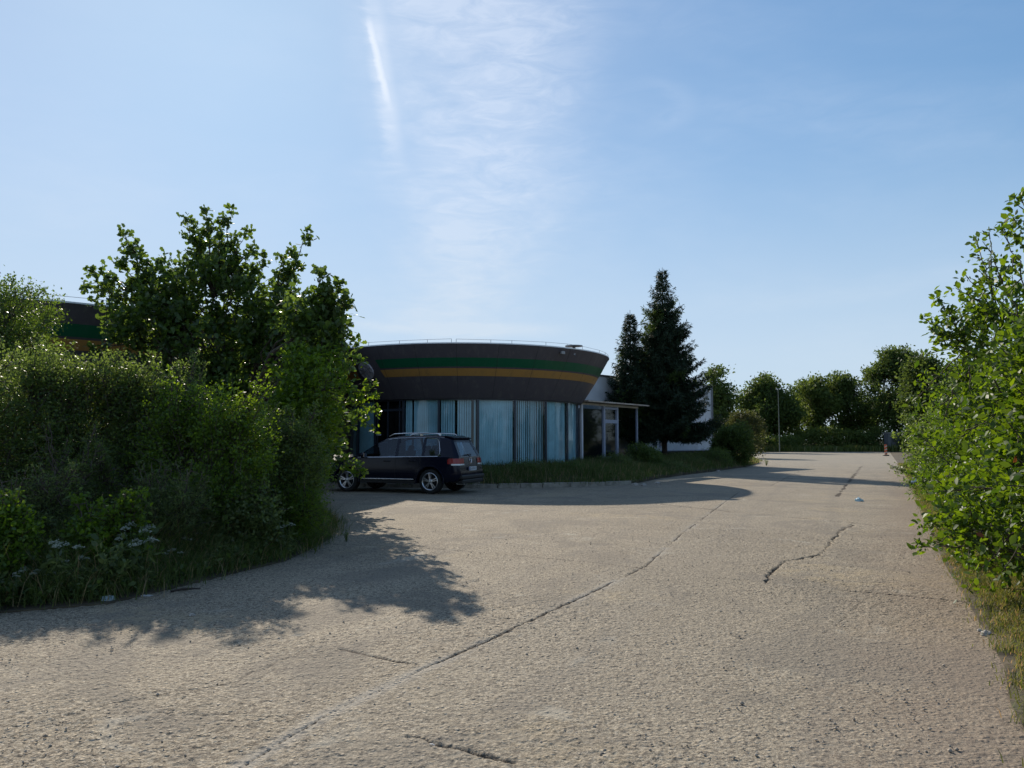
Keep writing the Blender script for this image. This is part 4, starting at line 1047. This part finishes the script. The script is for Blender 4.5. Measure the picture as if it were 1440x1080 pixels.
for i, (Y, hw_, zt, mt_, shp, ls, lab, n_) in enumerate(hedge):
    X0 = rx(Y) + hw_ * .92 + .22; r = random.Random(i + 40); L = []
    L.append(((X0 + .2, Y, zt * .42), (hw_ * .95, hw_, zt * .42)))
    for k in range(5): L.append(((X0 + r.uniform(-.5, .7) * hw_, Y + r.uniform(-.6, .6) * hw_, zt * r.uniform(.6, .8)), (hw_ * .45, hw_ * .45, zt * .2)))
    for k in range(4): L.append(((X0 - hw_ * r.uniform(.45, .62), Y + r.uniform(-.8, .8) * hw_, zt * r.uniform(.12, .45)), (hw_ * .42, hw_ * .5, zt * .17)))
    sh = [((X0 + r.uniform(-.85, .9) * hw_, Y + r.uniform(-.6, .6) * hw_, zt * r.uniform(.92, 1.20)), .9, 8) for k in range(18)] + [((X0 - hw_ * r.uniform(.75, 1.12), Y + r.uniform(-.9, .9) * hw_, zt * r.uniform(.15, .85)), .6, 7) for k in range(16)]
    if i == 1: sh += [tip(1306, 452, 9.0, .9, 9), tip(1322, 425, 9.1, .6, 6), tip(1336, 440, 9, .8, 7), tip(1352, 410, 9, .7, 6), tip(1376, 348, 9.1, .9, 6), tip(1362, 392, 9, .6, 6), tip(1392, 336, 9, .7, 5), tip(1330, 470, 9, .6, 8)]
    if i == 0: sh += [tip(1428, 312, 7.2, .7, 6), tip(1438, 285, 7.2, .6, 6), tip(1415, 330, 7.4, .5, 5), tip(1400, 372, 7.6, .6, 6)]
    if i == 1: L += [lobe(1400, 440, 9.1, 34, 34, .4), lobe(1362, 488, 9.2, 40, 24, .4)]
    pl_ = plant('hedge_bush', (X0, Y, .05), L, n_, 15, ls, shp, mt_, twigl=.30, shoots=sh, seed=60 + i, tr=.035, shell=.4, gap=.88, gaps=1.6, spr=.2, stems=5, svar=.5)
    tag(pl_, lab, 'bush', 'bushes of the right hedge')

# spruces
def spruce(name, base, H, R, label, seed, zlow=1.7, pale_at=0.0, n_whorl=48):
    r = np.random.default_rng(seed); root = empty(name, tuple(base)); tr_ = []
    tr_.append((np.stack([np.zeros(12), np.zeros(12), np.linspace(-.3, H, 12)], -1) + np.append(0, np.zeros(2)), np.linspace(.17 * H / 11, .012, 12)))
    P = []; D = []; S = []
    for i in range(n_whorl):
        f = (i + r.random() * .6) / n_whorl; z = zlow + (H - .25 - zlow) * f ** .93
        prof_ = R * (1 - (z - zlow) / (H - zlow)) ** 1.08 * min(1, .78 + (z - zlow) * .25) + .07
        m = 7 if f < .8 else 5
        for j in range(m):
            a_ = 2 * pi * (j + r.random() * .8) / m; L = prof_ * r.uniform(.62, 1.2); d0 = np.array([cos(a_), sin(a_), 0.])
            k = max(4, int(L / .12)); t = np.linspace(0, 1, k)
            dz = (-.22 * np.sin(t * 2.4) * (1 - f) + .30 * t * f * 2 + .10 * t ** 3) * L
            Q = np.array([0, 0, z]) + d0 * (t * L)[:, None]; Q[:, 2] += dz
            tr_.append((Q, np.linspace(.022 * (L / 2 + .3), .005, k)))
            side = np.array([-sin(a_), cos(a_), 0])
            for q in range(1, k):
                tw = (.34 * L * (1 - t[q]) ** .8 + .06 + .04 * L); 
                for s_ in (-1, 1):
                    dd = nrmz(d0 * .75 + side * s_ * (.75 if q < k - 1 else .1) + np.array([0, 0, -.12 + r.normal() * .12])); nb = max(2, int(tw / .035))
                    u = r.random(nb) if nb > 3 else np.linspace(.2, 1, nb)
                    pts = Q[q] + dd * (tw * u)[:, None]; pts[:, 2] -= .12 * (tw * u) ** 1.0
                    P.append(pts + r.normal(size=pts.shape) * .02); D.append(np.tile(dd, (nb, 1)) + r.normal(size=(nb, 3)) * .45); 
    P = np.concatenate(P); D = nrmz(np.concatenate(D))
    P = np.concatenate([P, P + r.normal(size=P.shape) * .035]); D = np.concatenate([D, nrmz(D + r.normal(size=D.shape) * .6)])
    tubes_np('trunk', tr_, BARKD, root, 5)
    if pale_at:
        sel = np.array([mnoise.noise(Vector(p * .55) + Vector((seed, 1, 0))) for p in P]) + .25 * (-P[:, 0] / R) > pale_at  # paler green needles in noise clumps, more on the left side
    else: sel = np.zeros(len(P), bool)
    leaf_cloud('needles', P[~sel], D[~sel], .18, 'lance', NEEDL, root, upb=.5, seed=seed, spread=.5)
    if sel.any(): leaf_cloud('pale_needles', P[sel], D[sel], .18, 'lance', NEEDY, root, upb=.5, seed=seed + 1, spread=.5)
    return tag(root, label, 'tree', 'spruces beside the annex')
b1 = at(935, 640, 41.5); spruce('spruce_tree', (b1.x, 41.5, .2), at(932, 376, 41.5).z - .2, 2.9, 'tallest dark spruce standing in front of the white annex', 5, zlow=1.75, pale_at=.42)
b2 = at(889, 640, 41.0); spruce('spruce_tree', (b2.x, 41.2, .2), at(889, 436, 41.2).z - .2, 1.6, 'slimmer shorter spruce behind the left side of the tallest one', 6, zlow=1.9, pale_at=.32, n_whorl=38)

# bush by the annex corner and others near it
def simple_bush(name, px, top, Y, halfw, mt_, label, seed, n=900, ls=.12, lp=14, cat='bush', group=None, zb=0.0, shp='rhomb'):
    k = Y / F; X0 = at(px, 600, Y).x; zt = at(px, top, Y).z; w_ = halfw * k; r = random.Random(seed)
    L = [((X0, Y, zt * .45), (w_, w_ * .9, zt * .48))] + [((X0 + r.uniform(-.6, .6) * w_, Y + r.uniform(-.5, .5) * w_, zt * r.uniform(.55, .8)), (w_ * .45, w_ * .45, zt * .22)) for i in range(4)]
    return tag(plant(name, (X0, Y, .05), L, n, lp, ls, shp, mt_, twigl=.22 * max(1, Y / 40), seed=seed, tr=.04, shell=.5, spr=.25, stems=4, gap=.4, gaps=1.0), label, cat, group)
simple_bush('corner_bush', 1029, 598, 45.0, 26, FARL, 'dense rounded green bush at the right corner of the white annex', 71, 1500, .10)
simple_bush('entrance_bush', 905, 628, 35.5, 22, SHRL, 'dark scrubby bush growing beside the glazed porch', 72, 600, .07)
for i, (px, tp_, Y, hw_, m_, lab) in enumerate([(735, 655, 27.6, 26, WEEDL, 'scruffy weed clump under the pale closed blinds'), (800, 656, 28.6, 24, SHRL, 'weed clump at the right end of the round windows'), (868, 640, 32.5, 24, WEEDL, 'tall weed clump in front of the porch door'),
        (840, 664, 29.0, 30, LIMEL, 'low green clump behind the kerb end'), (965, 640, 39.0, 30, WEEDL, 'weed clump right of the spruce trunk'), (1003, 632, 42.0, 26, SHRL, 'dull clump between spruce and corner bush'), (935, 652, 35.5, 30, WEEDL, 'weeds before the spruce trunk')]):
    simple_bush('weed_clump', px, tp_, Y, hw_, m_, lab, 520 + i, 420, .085, 11, cat='weeds', group='weed clumps in the showroom bed', shp='lance')
simple_bush('brownish_bush', 1048, 574, 66.0, 28, REDL2, 'brownish thin bush behind the corner bush', 73, 900, .16, lp=9)

# row of distant trees
def far_tree(px, top, Y, halfw, mt_, label, seed, n=900, lowz=.28, ls=.36, asp=1.0, stemz=None, gap=1.02):
    k = Y / F; X0 = at(px, 600, Y).x; zt = at(px, top, Y).z; w_ = halfw * k * 1.35; r = random.Random(seed); L = []
    zl = zt * lowz * .8
    for i in range(11):
        f = i / 10; z = zl + (zt - zl) * (.15 + .72 * f); ww = w_ * sin(pi * (.25 + .52 * f)) * .62
        L.append(((X0 + r.uniform(-.7, .7) * ww, Y + r.uniform(-.6, .6) * ww, z), (w_ * .42 * r.uniform(.8, 1.2), w_ * .42, (zt - zl) * .14 * r.uniform(.8, 1.2))))
    L.append(((X0, Y, zt - (zt - zl) * .14), (w_ * .4, w_ * .4, (zt - zl) * .13)))
    return tag(plant('far_tree', (X0, Y, .0), L, n, 14, ls, 'rhomb', mt_, bark=BARKD, twigl=1.0, seed=seed, tr=.22, shell=.15, gap=gap, gaps=.40, spr=.28, upb=.3), label, 'tree', 'trees along the far side of the yard')
far = [(1006, 527, 100, 34, FARL, 'round dark tree rising right behind the annex corner', .25),
       (1086, 535, 108, 45, FARL, 'broad tree behind the lamp pole', .2),
       (1150, 536, 110, 34, FARY, 'paler open-crowned tree left of centre in the far row', .3),
       (1196, 531, 110, 33, FARL, 'dark tree left of the tallest round-topped one', .22),
       (1256, 494, 106, 37, FARL, 'tallest round-topped tree in the far row', .2),
       (1304, 506, 88, 38, FARL, 'dark tree showing over the end of the right hedge', .2),
       (1228, 548, 116, 26, FARL, 'low dark tree between the tallest one and its left neighbour', .2),
       (1124, 556, 118, 26, FARL, 'small tree in the gap right of the broad one', .15),
       (960, 560, 112, 32, FARL, 'tree mostly hidden behind the spruce and annex', .2),
       (1350, 520, 100, 42, FARL, 'tree hidden behind the right hedge', .2),
       (1400, 515, 110, 45, FARL, 'tree beyond the right hedge near the photo edge', .2)]
for i, (px, tp_, Y, hw_, mt_, lab, lz) in enumerate(far): far_tree(px, tp_, Y, hw_, mt_, lab, 200 + i, n=int(2400 * (hw_ / 38) ** 2), lowz=lz)
for i, (X_, Y_, h_, lab) in enumerate([(30, 44, 6.0, 'unseen tree added beyond the right hedge for the glass to reflect'), (37, 55, 7.0, 'unseen tree added for reflections, farther than its neighbour'), (27, 33, 5.0, 'small unseen tree added for reflections, nearest the yard'), (46, 72, 9.0, 'tall unseen tree added for reflections beyond the right hedge')]):
    p_ = X_ / Y_ * F + 720; far_tree(p_, 618 - (h_ - 1.6) * F / Y_, Y_, 2.6 * F / Y_, FARL, lab, 230 + i, n=1500, lowz=.1)  # unseen trees, added to darken reflections in the porch glass and car
under = [(1060, 612, 103, 30), (1085, 618, 102, 24), (1140, 604, 104, 22), (1165, 600, 104, 20), (1190, 606, 104, 22), (1215, 612, 103, 20), (1235, 602, 104, 18), (1265, 610, 104, 18), (1105, 616, 103, 22), (1035, 606, 103, 22), (1290, 600, 100, 25), (1010, 610, 103, 25)]
ul = ['low thicket bush below the broad tree', 'flat bush left of the lamp pole foot', 'pale bush under the open-crowned tree', 'rounded bush below the gap in the far row', 'bush under the dark tree', 'small bush left of the striped marker', 'thin upright bush behind the striped marker', 'bush behind the grey box', 'flat bush right of the lamp pole foot', 'thicket bush beyond the corner bush', 'dense bush at the far hedge end', 'thicket bush hidden behind the annex corner bush']
for i, (px, tp_, Y, hw_) in enumerate(under): simple_bush('thicket_bush', px, tp_, Y, hw_, [FARY, FARL, FARY, FARY][i % 4], ul[i], 300 + i, 330, .26, 9, group='bushes at the foot of the far trees')

# grasses ------------------------------------------------------------------
def grassmat(name, a, b, c):
    m = leafmat(name, a, b, .4, c_odd=c, rough=.6, spec=.2, odd_at=.85); return m
GR1 = grassmat('grass_shade', (.045, .075, .02), (.10, .13, .04), (.26, .21, .11))
GR2 = grassmat('grass_verge', (.07, .10, .025), (.17, .17, .05), (.30, .23, .11))
def blades(name, P, H, W, mt_, seed, lean=.35, wmul=1.0):
    r = np.random.default_rng(seed); n = len(P); a = r.random(n) * 2 * pi; f = np.stack([np.cos(a), np.sin(a), np.zeros(n)], -1); s = np.stack([-np.sin(a), np.cos(a), np.zeros(n)], -1)
    le = lean * (.3 + r.random(n))[:, None] * H[:, None]; up = np.array([0, 0, 1.])
    v0 = P - s * W[:, None] / 2; v1 = P + s * W[:, None] / 2
    m = P + up * (H * .55)[:, None] + f * le * .35; v2 = m + s * W[:, None] * .4; v3 = m - s * W[:, None] * .4; v4 = P + up * (H * .95)[:, None] + f * le * 1.1
    V = np.stack([v0, v1, v2, v3, v4], 1).reshape(-1, 3); b = np.arange(n)[:, None] * 5
    t = np.clip(.4 + .25 * r.normal(size=n), 0, .84); t[r.random(n) < .16] = 1.0
    return mesh_np(name, V, [b + np.array([[0, 1, 2, 3]]), b + np.array([[3, 2, 4]])], mt_, attrs={'tint': np.repeat(t, 5)})
def inpoly(px, py, poly):
    c = np.zeros(len(px), bool); n = len(poly)
    for i in range(n):
        x0, y0 = poly[i]; x1, y1 = poly[(i + 1) % n]
        k = ((y0 > py) != (y1 > py)) & (px < (x1 - x0) * (py - y0) / (y1 - y0 + 1e-12) + x0); c ^= k
    return c
def scatter(poly, n, seed):
    r = np.random.default_rng(seed); a = np.array(poly); lo = a.min(0); hi = a.max(0); out = []
    got = 0
    while got < n:
        q = lo + (hi - lo) * r.random((n * 2, 2)); q = q[inpoly(q[:, 0], q[:, 1], poly)]; out.append(q); got += len(q)
    return np.concatenate(out)[:n]
def edge_dist(Q, line): return seg_dist(Q[:, 0], Q[:, 1], line, 0)
def tufts(name, poly, line, n_t, per, h0, h1, wid, mt_, seed, zf, rad=.14, lab=None, cat='grass', shift=0.0, thin=.0, h_edge=.25, lean=.5):
    r = np.random.default_rng(seed); C = scatter(poly, n_t, seed); dist = edge_dist(C, line)
    keep = r.random(n_t) < np.clip(dist / .25 + .35, 0, 1)
    if thin: keep &= fbm(C[:, 0], C[:, 1], 1.3, 3, seed) > thin
    C = C[keep]; dist = dist[keep]; nn = len(C)
    hh = (h_edge + (1 - h_edge) * np.clip(dist / .9, 0, 1)) * (h0 + (h1 - h0) * fbm(C[:, 0], C[:, 1], .9, 3, seed + 5) * 1.4)
    P2 = np.repeat(C, per, 0) + r.normal(size=(nn * per, 2)) * rad
    H = np.repeat(hh, per) * (.45 + .75 * r.random(nn * per)); P = np.column_stack([P2, np.repeat(zf(dist), per)])
    o = blades(name, P, H, wid * (.6 + .8 * r.random(nn * per)), mt_, seed, lean=lean)
    return tag(o, lab, cat, kind='stuff')
polyL = LB[1:11] + [(-8, 22), (-9, 14), (-9, 10), (-13, 8)]
zL = lambda d: .012 + .0 * d
tufts('grass', [tuple(p) for p in LB[1:10]] + [(-4.4, 15.5), (-5.2, 12.6), (-6.2, 10.9), (-8, 9.4), (-12, 9)], LB[1:11], 5000, 11, .25, .85, .008, GR1, 401, lambda d: .03 + .0 * d, lean=.9, lab='tall rank grass along the foot of the left bank')
tufts('grass', FB + FI[::-1], FB, 7500, 13, .26, .58, .016, GR1, 402, lambda d: .10 + np.clip(d / 3, 0, 1) * .28, rad=.16, lab='unmown grass in the bed between the kerb and the round showroom', h_edge=.4)
tufts('grass', VB[1:9] + [(19, 34), (11, 17), (7.5, 10), (6.2, 7.4), (5.5, 5.5), (5, 4.8), (4.6, 2.5)], VB[0:9], 11000, 14, .10, .30, .006, GR2, 403, lambda d: .02 + 0 * d, rad=.06, lab='sunlit short grass on the verge under the right hedge', thin=.22, lean=.8)
tufts('grass', [(-10, 99.5), (20, 99.5), (62, 99.5), (62, 108), (20, 108), (-10, 108)], [(-10, 98), (62, 98)], 6000, 10, .5, 1.1, .10, leafmat('far_grass', (.06, .09, .02), (.12, .16, .04), .4, c_odd=(.2, .2, .08), odd_at=.85), 404, lambda d: .03 + 0 * d, rad=.3, lab='strip of tall grass along the far edge of the yard')

WEEDL = leafmat('weed_leaf', (.055, .09, .03), (.155, .20, .07), .48)
def cover(name, poly, line, n, h, sz, shp, mt_, seed, lab):
    r = np.random.default_rng(seed); C = scatter(poly, n, seed); d = edge_dist(C, line)
    top = h * (.25 + .75 * np.clip(d / 1.5, 0, 1)) * (.10 + 2.2 * fbm(C[:, 0], C[:, 1], 2.2, 3, seed) ** 1.6); z = .03 + top * r.random(n) ** .6
    k = (r.random(n) < np.clip(d / .2, 0, 1))
    P = np.column_stack([C, z])[k]; D = nrmz(r.normal(size=P.shape) + np.array([0, 0, .8]))
    return tag(leaf_cloud(name, P, D, sz, shp, mt_, upb=.8, seed=seed, spread=1.2), lab, 'weeds', kind='stuff')
PB = [tuple(p) for p in LB[1:10]] + [(-4.4, 15.5), (-5.0, 12.8), (-6.0, 11.0), (-8, 9.6), (-12, 9.2)]
cover('weed_cover', PB, LB[1:11], 95000, .80, .055, 'lance', WEEDL, 411, 'dense tangle of narrow-leaved weeds at the foot of the left bank')
cover('weed_cover', PB, LB[1:11], 22000, .55, .07, 'oval', SHRL, 412, 'broad-leaved ground weeds at the foot of the left bank')
cover('weed_cover', VB[1:9] + [(19, 34), (11, 17), (7.5, 10), (6.2, 7.4), (5.5, 5.5), (5, 4.8), (4.6, 2.5)], VB[0:9], 60000, .22, .035, 'lance', GR2, 414, 'small weeds and dry stalks on the verge under the right hedge')
cover('weed_cover', FB[:8] + FI[:8][::-1], FB, 50000, .62, .09, 'lance', WEEDL, 413, 'weeds among the grass of the showroom bed')

# white-flowered weeds (umbels) and broad-leaved weeds in the left bank
UMB = mat('umbel_white', (.27, .29, .21), .9)
STEM = mat('weed_stem', (.06, .10, .03), .8)
def umbel_proto(seed):
    r = np.random.default_rng(seed); root = empty('flowering_weed', (0, 0, 0)); paths = []; P = []; D = []; heads = []
    H = .62; 
    for i in range(4):
        e = np.array([r.normal() * .13, r.normal() * .13, H * r.uniform(.75, 1.05)]); paths.append((bend((0, 0, -.05), e, 5, .0, .02, r), np.linspace(.006, .003, 5)))
        for j in range(9):
            t = r.uniform(.15, .85); q = e * t; P.append(q + r.normal(size=3) * .012); D.append(nrmz(np.array([r.normal(), r.normal(), .2])))
        fp = []; heads.append(fp)
        for j in range(13):
            a_ = r.random() * 2 * pi; rr_ = .06 * sqrt(r.random()); q = e + np.array([cos(a_) * rr_, sin(a_) * rr_, .03 - rr_ * .3]); paths.append((np.array([e, q]), np.array([.0015, .001]))); fp.append(q)
    tubes_np('stem', paths, STEM, root, 4)
    P = np.repeat(np.array(P), 3, 0) + r.normal(size=(len(P) * 3, 3)) * .025; leaf_cloud('leaves', P, np.repeat(np.array(D), 3, 0), .11, 'lance', WEEDL, root, seed=seed)
    for fp in heads:
        fp = np.repeat(np.array(fp), 3, 0) + r.normal(size=(len(fp) * 3, 3)) * .008
        n = len(fp); q = .0075; T = np.array([(-q, -q, 0), (q, -q, 0), (q, q, 0), (-q, q, 0), (0, 0, q)]); V = (fp[:, None] + T[None]).reshape(-1, 3); b = np.arange(n)[:, None] * 5
        mesh_np('flower_head', V, [np.concatenate([b + np.array([[0, 1, 4]]), b + np.array([[1, 2, 4]]), b + np.array([[2, 3, 4]]), b + np.array([[3, 0, 4]])])], UMB, root)
    return root
def dup(root, loc, rz, sc_, label):
    c = root.copy(); COL.objects.link(c); c.location = loc; c.rotation_euler = (0, 0, rz); c.scale = (sc_,) * 3; c['label'] = label
    for ch in list(root.children):
        d = ch.copy(); COL.objects.link(d); d.parent = c
    return c
pr_ = umbel_proto(9); spots = [(28, 812), (40, 806), (112, 790), (128, 800), (163, 775), (178, 792), (205, 765), (240, 780), (180, 760), (262, 762), (282, 750), (148, 742), (90, 770), (215, 800), (320, 762), (345, 750), (375, 738), (404, 742), (430, 738), (192, 745), (60, 790), (300, 780), (395, 755), (8, 830), (78, 812)]
for i, (px, py) in enumerate(spots):
    edge_y = np.interp(px, [0, 150, 250, 400, 465], [7.1, 7.3, 8.3, 10.0, 12.3]); Y = edge_y + .35 + 1.1 * ((i * 37 % 17) / 17); p = at(px, py, Y); s_ = max(.35, min(1.3, (p.z + .02) / .62))
    lab = 'white-flowered umbel weed in the rank grass of the left bank'
    if i == 0: pr_.location = (p.x, Y, .03); pr_.scale = (s_,) * 3; tag(pr_, lab, 'weed', 'white-flowered weeds in the left bank')
    else: dup(pr_, (p.x, Y, .03), i * 1.7, s_, lab)
# low leafy weeds in front: individual broad-leaved weeds
def weed_proto(seed, sz=.09, n=90):
    r = np.random.default_rng(seed); root = empty('leafy_weed', (0, 0, 0)); paths = []; P = []; D = []
    for i in range(9):
        a_ = r.random() * 2 * pi; e = np.array([cos(a_) * .22 * r.random(), sin(a_) * .22 * r.random(), r.uniform(.25, .6)]); paths.append((bend((0, 0, -.03), e, 5, .02, .03, r), np.linspace(.005, .002, 5)))
        t = r.uniform(.15, 1, 26); P.append(e * t[:, None] + r.normal(size=(26, 3)) * .02); D.append(nrmz(np.column_stack([r.normal(size=26), r.normal(size=26), np.full(26, .5)])))
    tubes_np('stem', paths, STEM, root, 4); leaf_cloud('leaves', np.concatenate(P), np.concatenate(D), sz, 'oval', WEEDL, root, seed=seed); return root
wp = weed_proto(21); r_ = random.Random(8); first = True
for i in range(34):
    t_ = i / 33; seg_ = LB[2:9]; k = min(len(seg_) - 2, int(t_ * (len(seg_) - 1))); f = t_ * (len(seg_) - 1) - k
    x = seg_[k][0] + (seg_[k + 1][0] - seg_[k][0]) * f; y = seg_[k][1] + (seg_[k + 1][1] - seg_[k][1]) * f; o_ = r_.uniform(.15, 1.5)
    loc = (x - o_ * .75, y + o_ * .7, .02); s_ = r_.uniform(.6, 1.3) * (.6 + .4 * min(1, o_))
    lab = 'broad-leaved green weed among the grass of the left bank'
    if first: wp.location = loc; wp.scale = (s_,) * 3; tag(wp, lab, 'weed', 'leafy weeds in the left bank'); first = False
    else: dup(wp, loc, r_.uniform(0, 6), s_, lab)
# tiny plants in the joints
sp_ = weed_proto(33, .05)
for i, (px, py, s_, lab) in enumerate([(487, 762, .35, 'small plant growing in the joint beside the left bank'), (1078, 655, .8, 'lone small plant standing on the yard right of the corner bush'), (1278, 670, 1.6, 'low weed sprawling from the hedge foot onto the yard')]):
    g = gnd(px, py)
    if i == 0: sp_.location = g; sp_.scale = (s_,) * 3; tag(sp_, lab, 'weed'); sp_.name = 'yard_weed'
    else:
        q = dup(sp_, g, i, s_, lab)
        if i == 2: q.rotation_euler = (0, -1.15, .2); q.location.z += .12

# ---------------------------------------------------------------- small things
# lamp pole far away
g = at(1096, 620, 96)
lpole = empty('lamp_pole', (g.x, 96, 0)); tag(lpole, 'thin pale lamp pole in front of the far trees', 'lamp pole')
zt = at(1096, 547, 96).z
MB().tube([(0, 0, -.1), (0, 0, zt)], [.07, .04], 10).build('pole', mat('galvanised', (.13, .15, .13), .5, metal=.3), lpole, smooth=50)
MB().box((-.12, 0, zt), (.35, .16, .08)).build('lamp_head', mat('lamp_head_grey', (.3, .3, .3), .5), lpole, bevel=.03)
# striped marker post
mkp = gnd(1246, 641); mk = empty('marker_post', mkp); tag(mk, 'orange and white striped marker board standing at the far end of the yard', 'marker')
MB().box((0, 0, .05), (.5, .35, .1)).build('foot', PLAST, mk, bevel=.02)
MB().box((0, 0, .62), (.24, .04, 1.0)).build('board', mat('marker_orange', (.55, .09, .02), .5), mk, bevel=.01)
for k, z in enumerate((.20, .50, .80)):
    MB().add([(-.118, -.024, z), (.118, -.024, z + .12), (.118, -.024, z + .24), (-.118, -.024, z + .12)], [(0, 1, 2, 3)]).build('stripe', mat('marker_white', (.45, .42, .36), .5) if k == 0 else bpy.data.materials['marker_white'], mk)
# grey cabinet behind marker
cb = at(1254, 620, 101); cab = empty('grey_cabinet', (cb.x, 101, 0)); tag(cab, 'small grey kiosk-like box under the tallest far tree', 'cabinet')
MB().box((0, 0, 1.2), (1.5, 1.2, 2.4)).build('body', mat('cabinet_grey', (.11, .12, .13), .6), cab, bevel=.03)
MB().box((0, 0, 2.45), (1.7, 1.4, .1)).build('roof', mat('cabinet_roof', (.3, .3, .3), .6), cab)
MB().box((0, -.61, 1.1), (.8, .03, 1.9)).build('door', mat('cabinet_door', (.07, .08, .09), .5), cab)
# litter
def crumple(name, loc, dims, m, label, cat, seed, rz=0):
    r = random.Random(seed); bm = bmesh.new(); bmesh.ops.create_icosphere(bm, subdivisions=3, radius=1)
    for v in bm.verts:
        n_ = mnoise.noise(v.co * 1.7 + Vector((seed, 0, 0))) * .5 + mnoise.noise(v.co * 4 + Vector((seed, 3, 0))) * .28
        v.co *= 1 + n_; v.co.z = max(v.co.z, -.25); v.co = Vector((v.co.x * dims[0], v.co.y * dims[1], (v.co.z + .25) * dims[2]))
    me = bpy.data.meshes.new(name); bm.to_mesh(me); bm.free(); me.materials.append(m)
    o = bpy.data.objects.new(name, me); COL.objects.link(o); o.location = loc; o.rotation_euler.z = rz
    return tag(o, label, cat)
BAGW = mat('bag_white', (.72, .74, .76), .5); BAGB = mat('bag_pale_blue', (.42, .62, .68), .35)
crumple('plastic_bag', gnd(1208, 705), (.10, .07, .07), BAGB, 'crumpled pale blue plastic bag lying alone on the open concrete', 'litter', 1)
crumple('plastic_bag', gnd(1291, 681), (.20, .15, .30), BAGW, 'white plastic bag at the foot of the right hedge', 'litter', 2)
crumple('rag', gnd(150, 846), (.085, .055, .045), mat('rag_grey_blue', (.32, .40, .43), .9), 'pale grey rag at the edge of the left bank grass', 'litter', 3)
crumple('paper_scrap', gnd(205, 838), (.06, .03, .008), mat('paper', (.5, .5, .48), .9), 'flat paper scrap beside the stick near the left bank', 'litter', 4)
crumple('paper_scrap', gnd(603, 1049), (.035, .02, .008), bpy.data.materials['paper'], 'small whitish paper scrap on the concrete at the bottom of the photo', 'litter', 5, .4)
crumple('stone', gnd(1387, 893), (.045, .035, .03), mat('stone_grey', (.38, .35, .31), .9, vary=.3), 'pale stone lying at the edge of the right verge', 'stone', 6)
STN = bpy.data.materials['stone_grey']
for k, (px, py) in enumerate([(270, 866), (1378, 888), (1331, 770), (1345, 812), (905, 684), (925, 681), (893, 683), (876, 681), (1010, 664), (375, 712)]):
    s_ = .02 if py > 700 else .09
    labs = ['dark pebble on the sunlit concrete below the left shade', 'tiny stone beside the pale verge stone', 'pebble at the hedge foot', 'pebble lower down the hedge foot', 'broken kerb lump past the kerb end', 'broken kerb lump nearer the spruce', 'chunk of rubble at the kerb end', 'rubble piece lying on the kerb end', 'rubble chunk in the grass edge before the corner bush', 'stone hidden by the bank']
    if k < 9: crumple('stone' if k < 4 else 'rubble', gnd(px, py), (s_ * 1.4, s_, s_ * .9), STN, labs[k], 'stone' if k < 4 else 'rubble', 20 + k, k)
a_, b_ = gnd(240, 833), gnd(282, 829)
tag(MB().tube([a_ + Vector((0, 0, .012)), a_.lerp(b_, .4) + Vector((.0, .03, .02)), b_ + Vector((0, 0, .012))], [.012, .014, .006], 6).build('stick', BARKD), 'short dark stick lying on the shaded concrete by the left bank', 'stick')
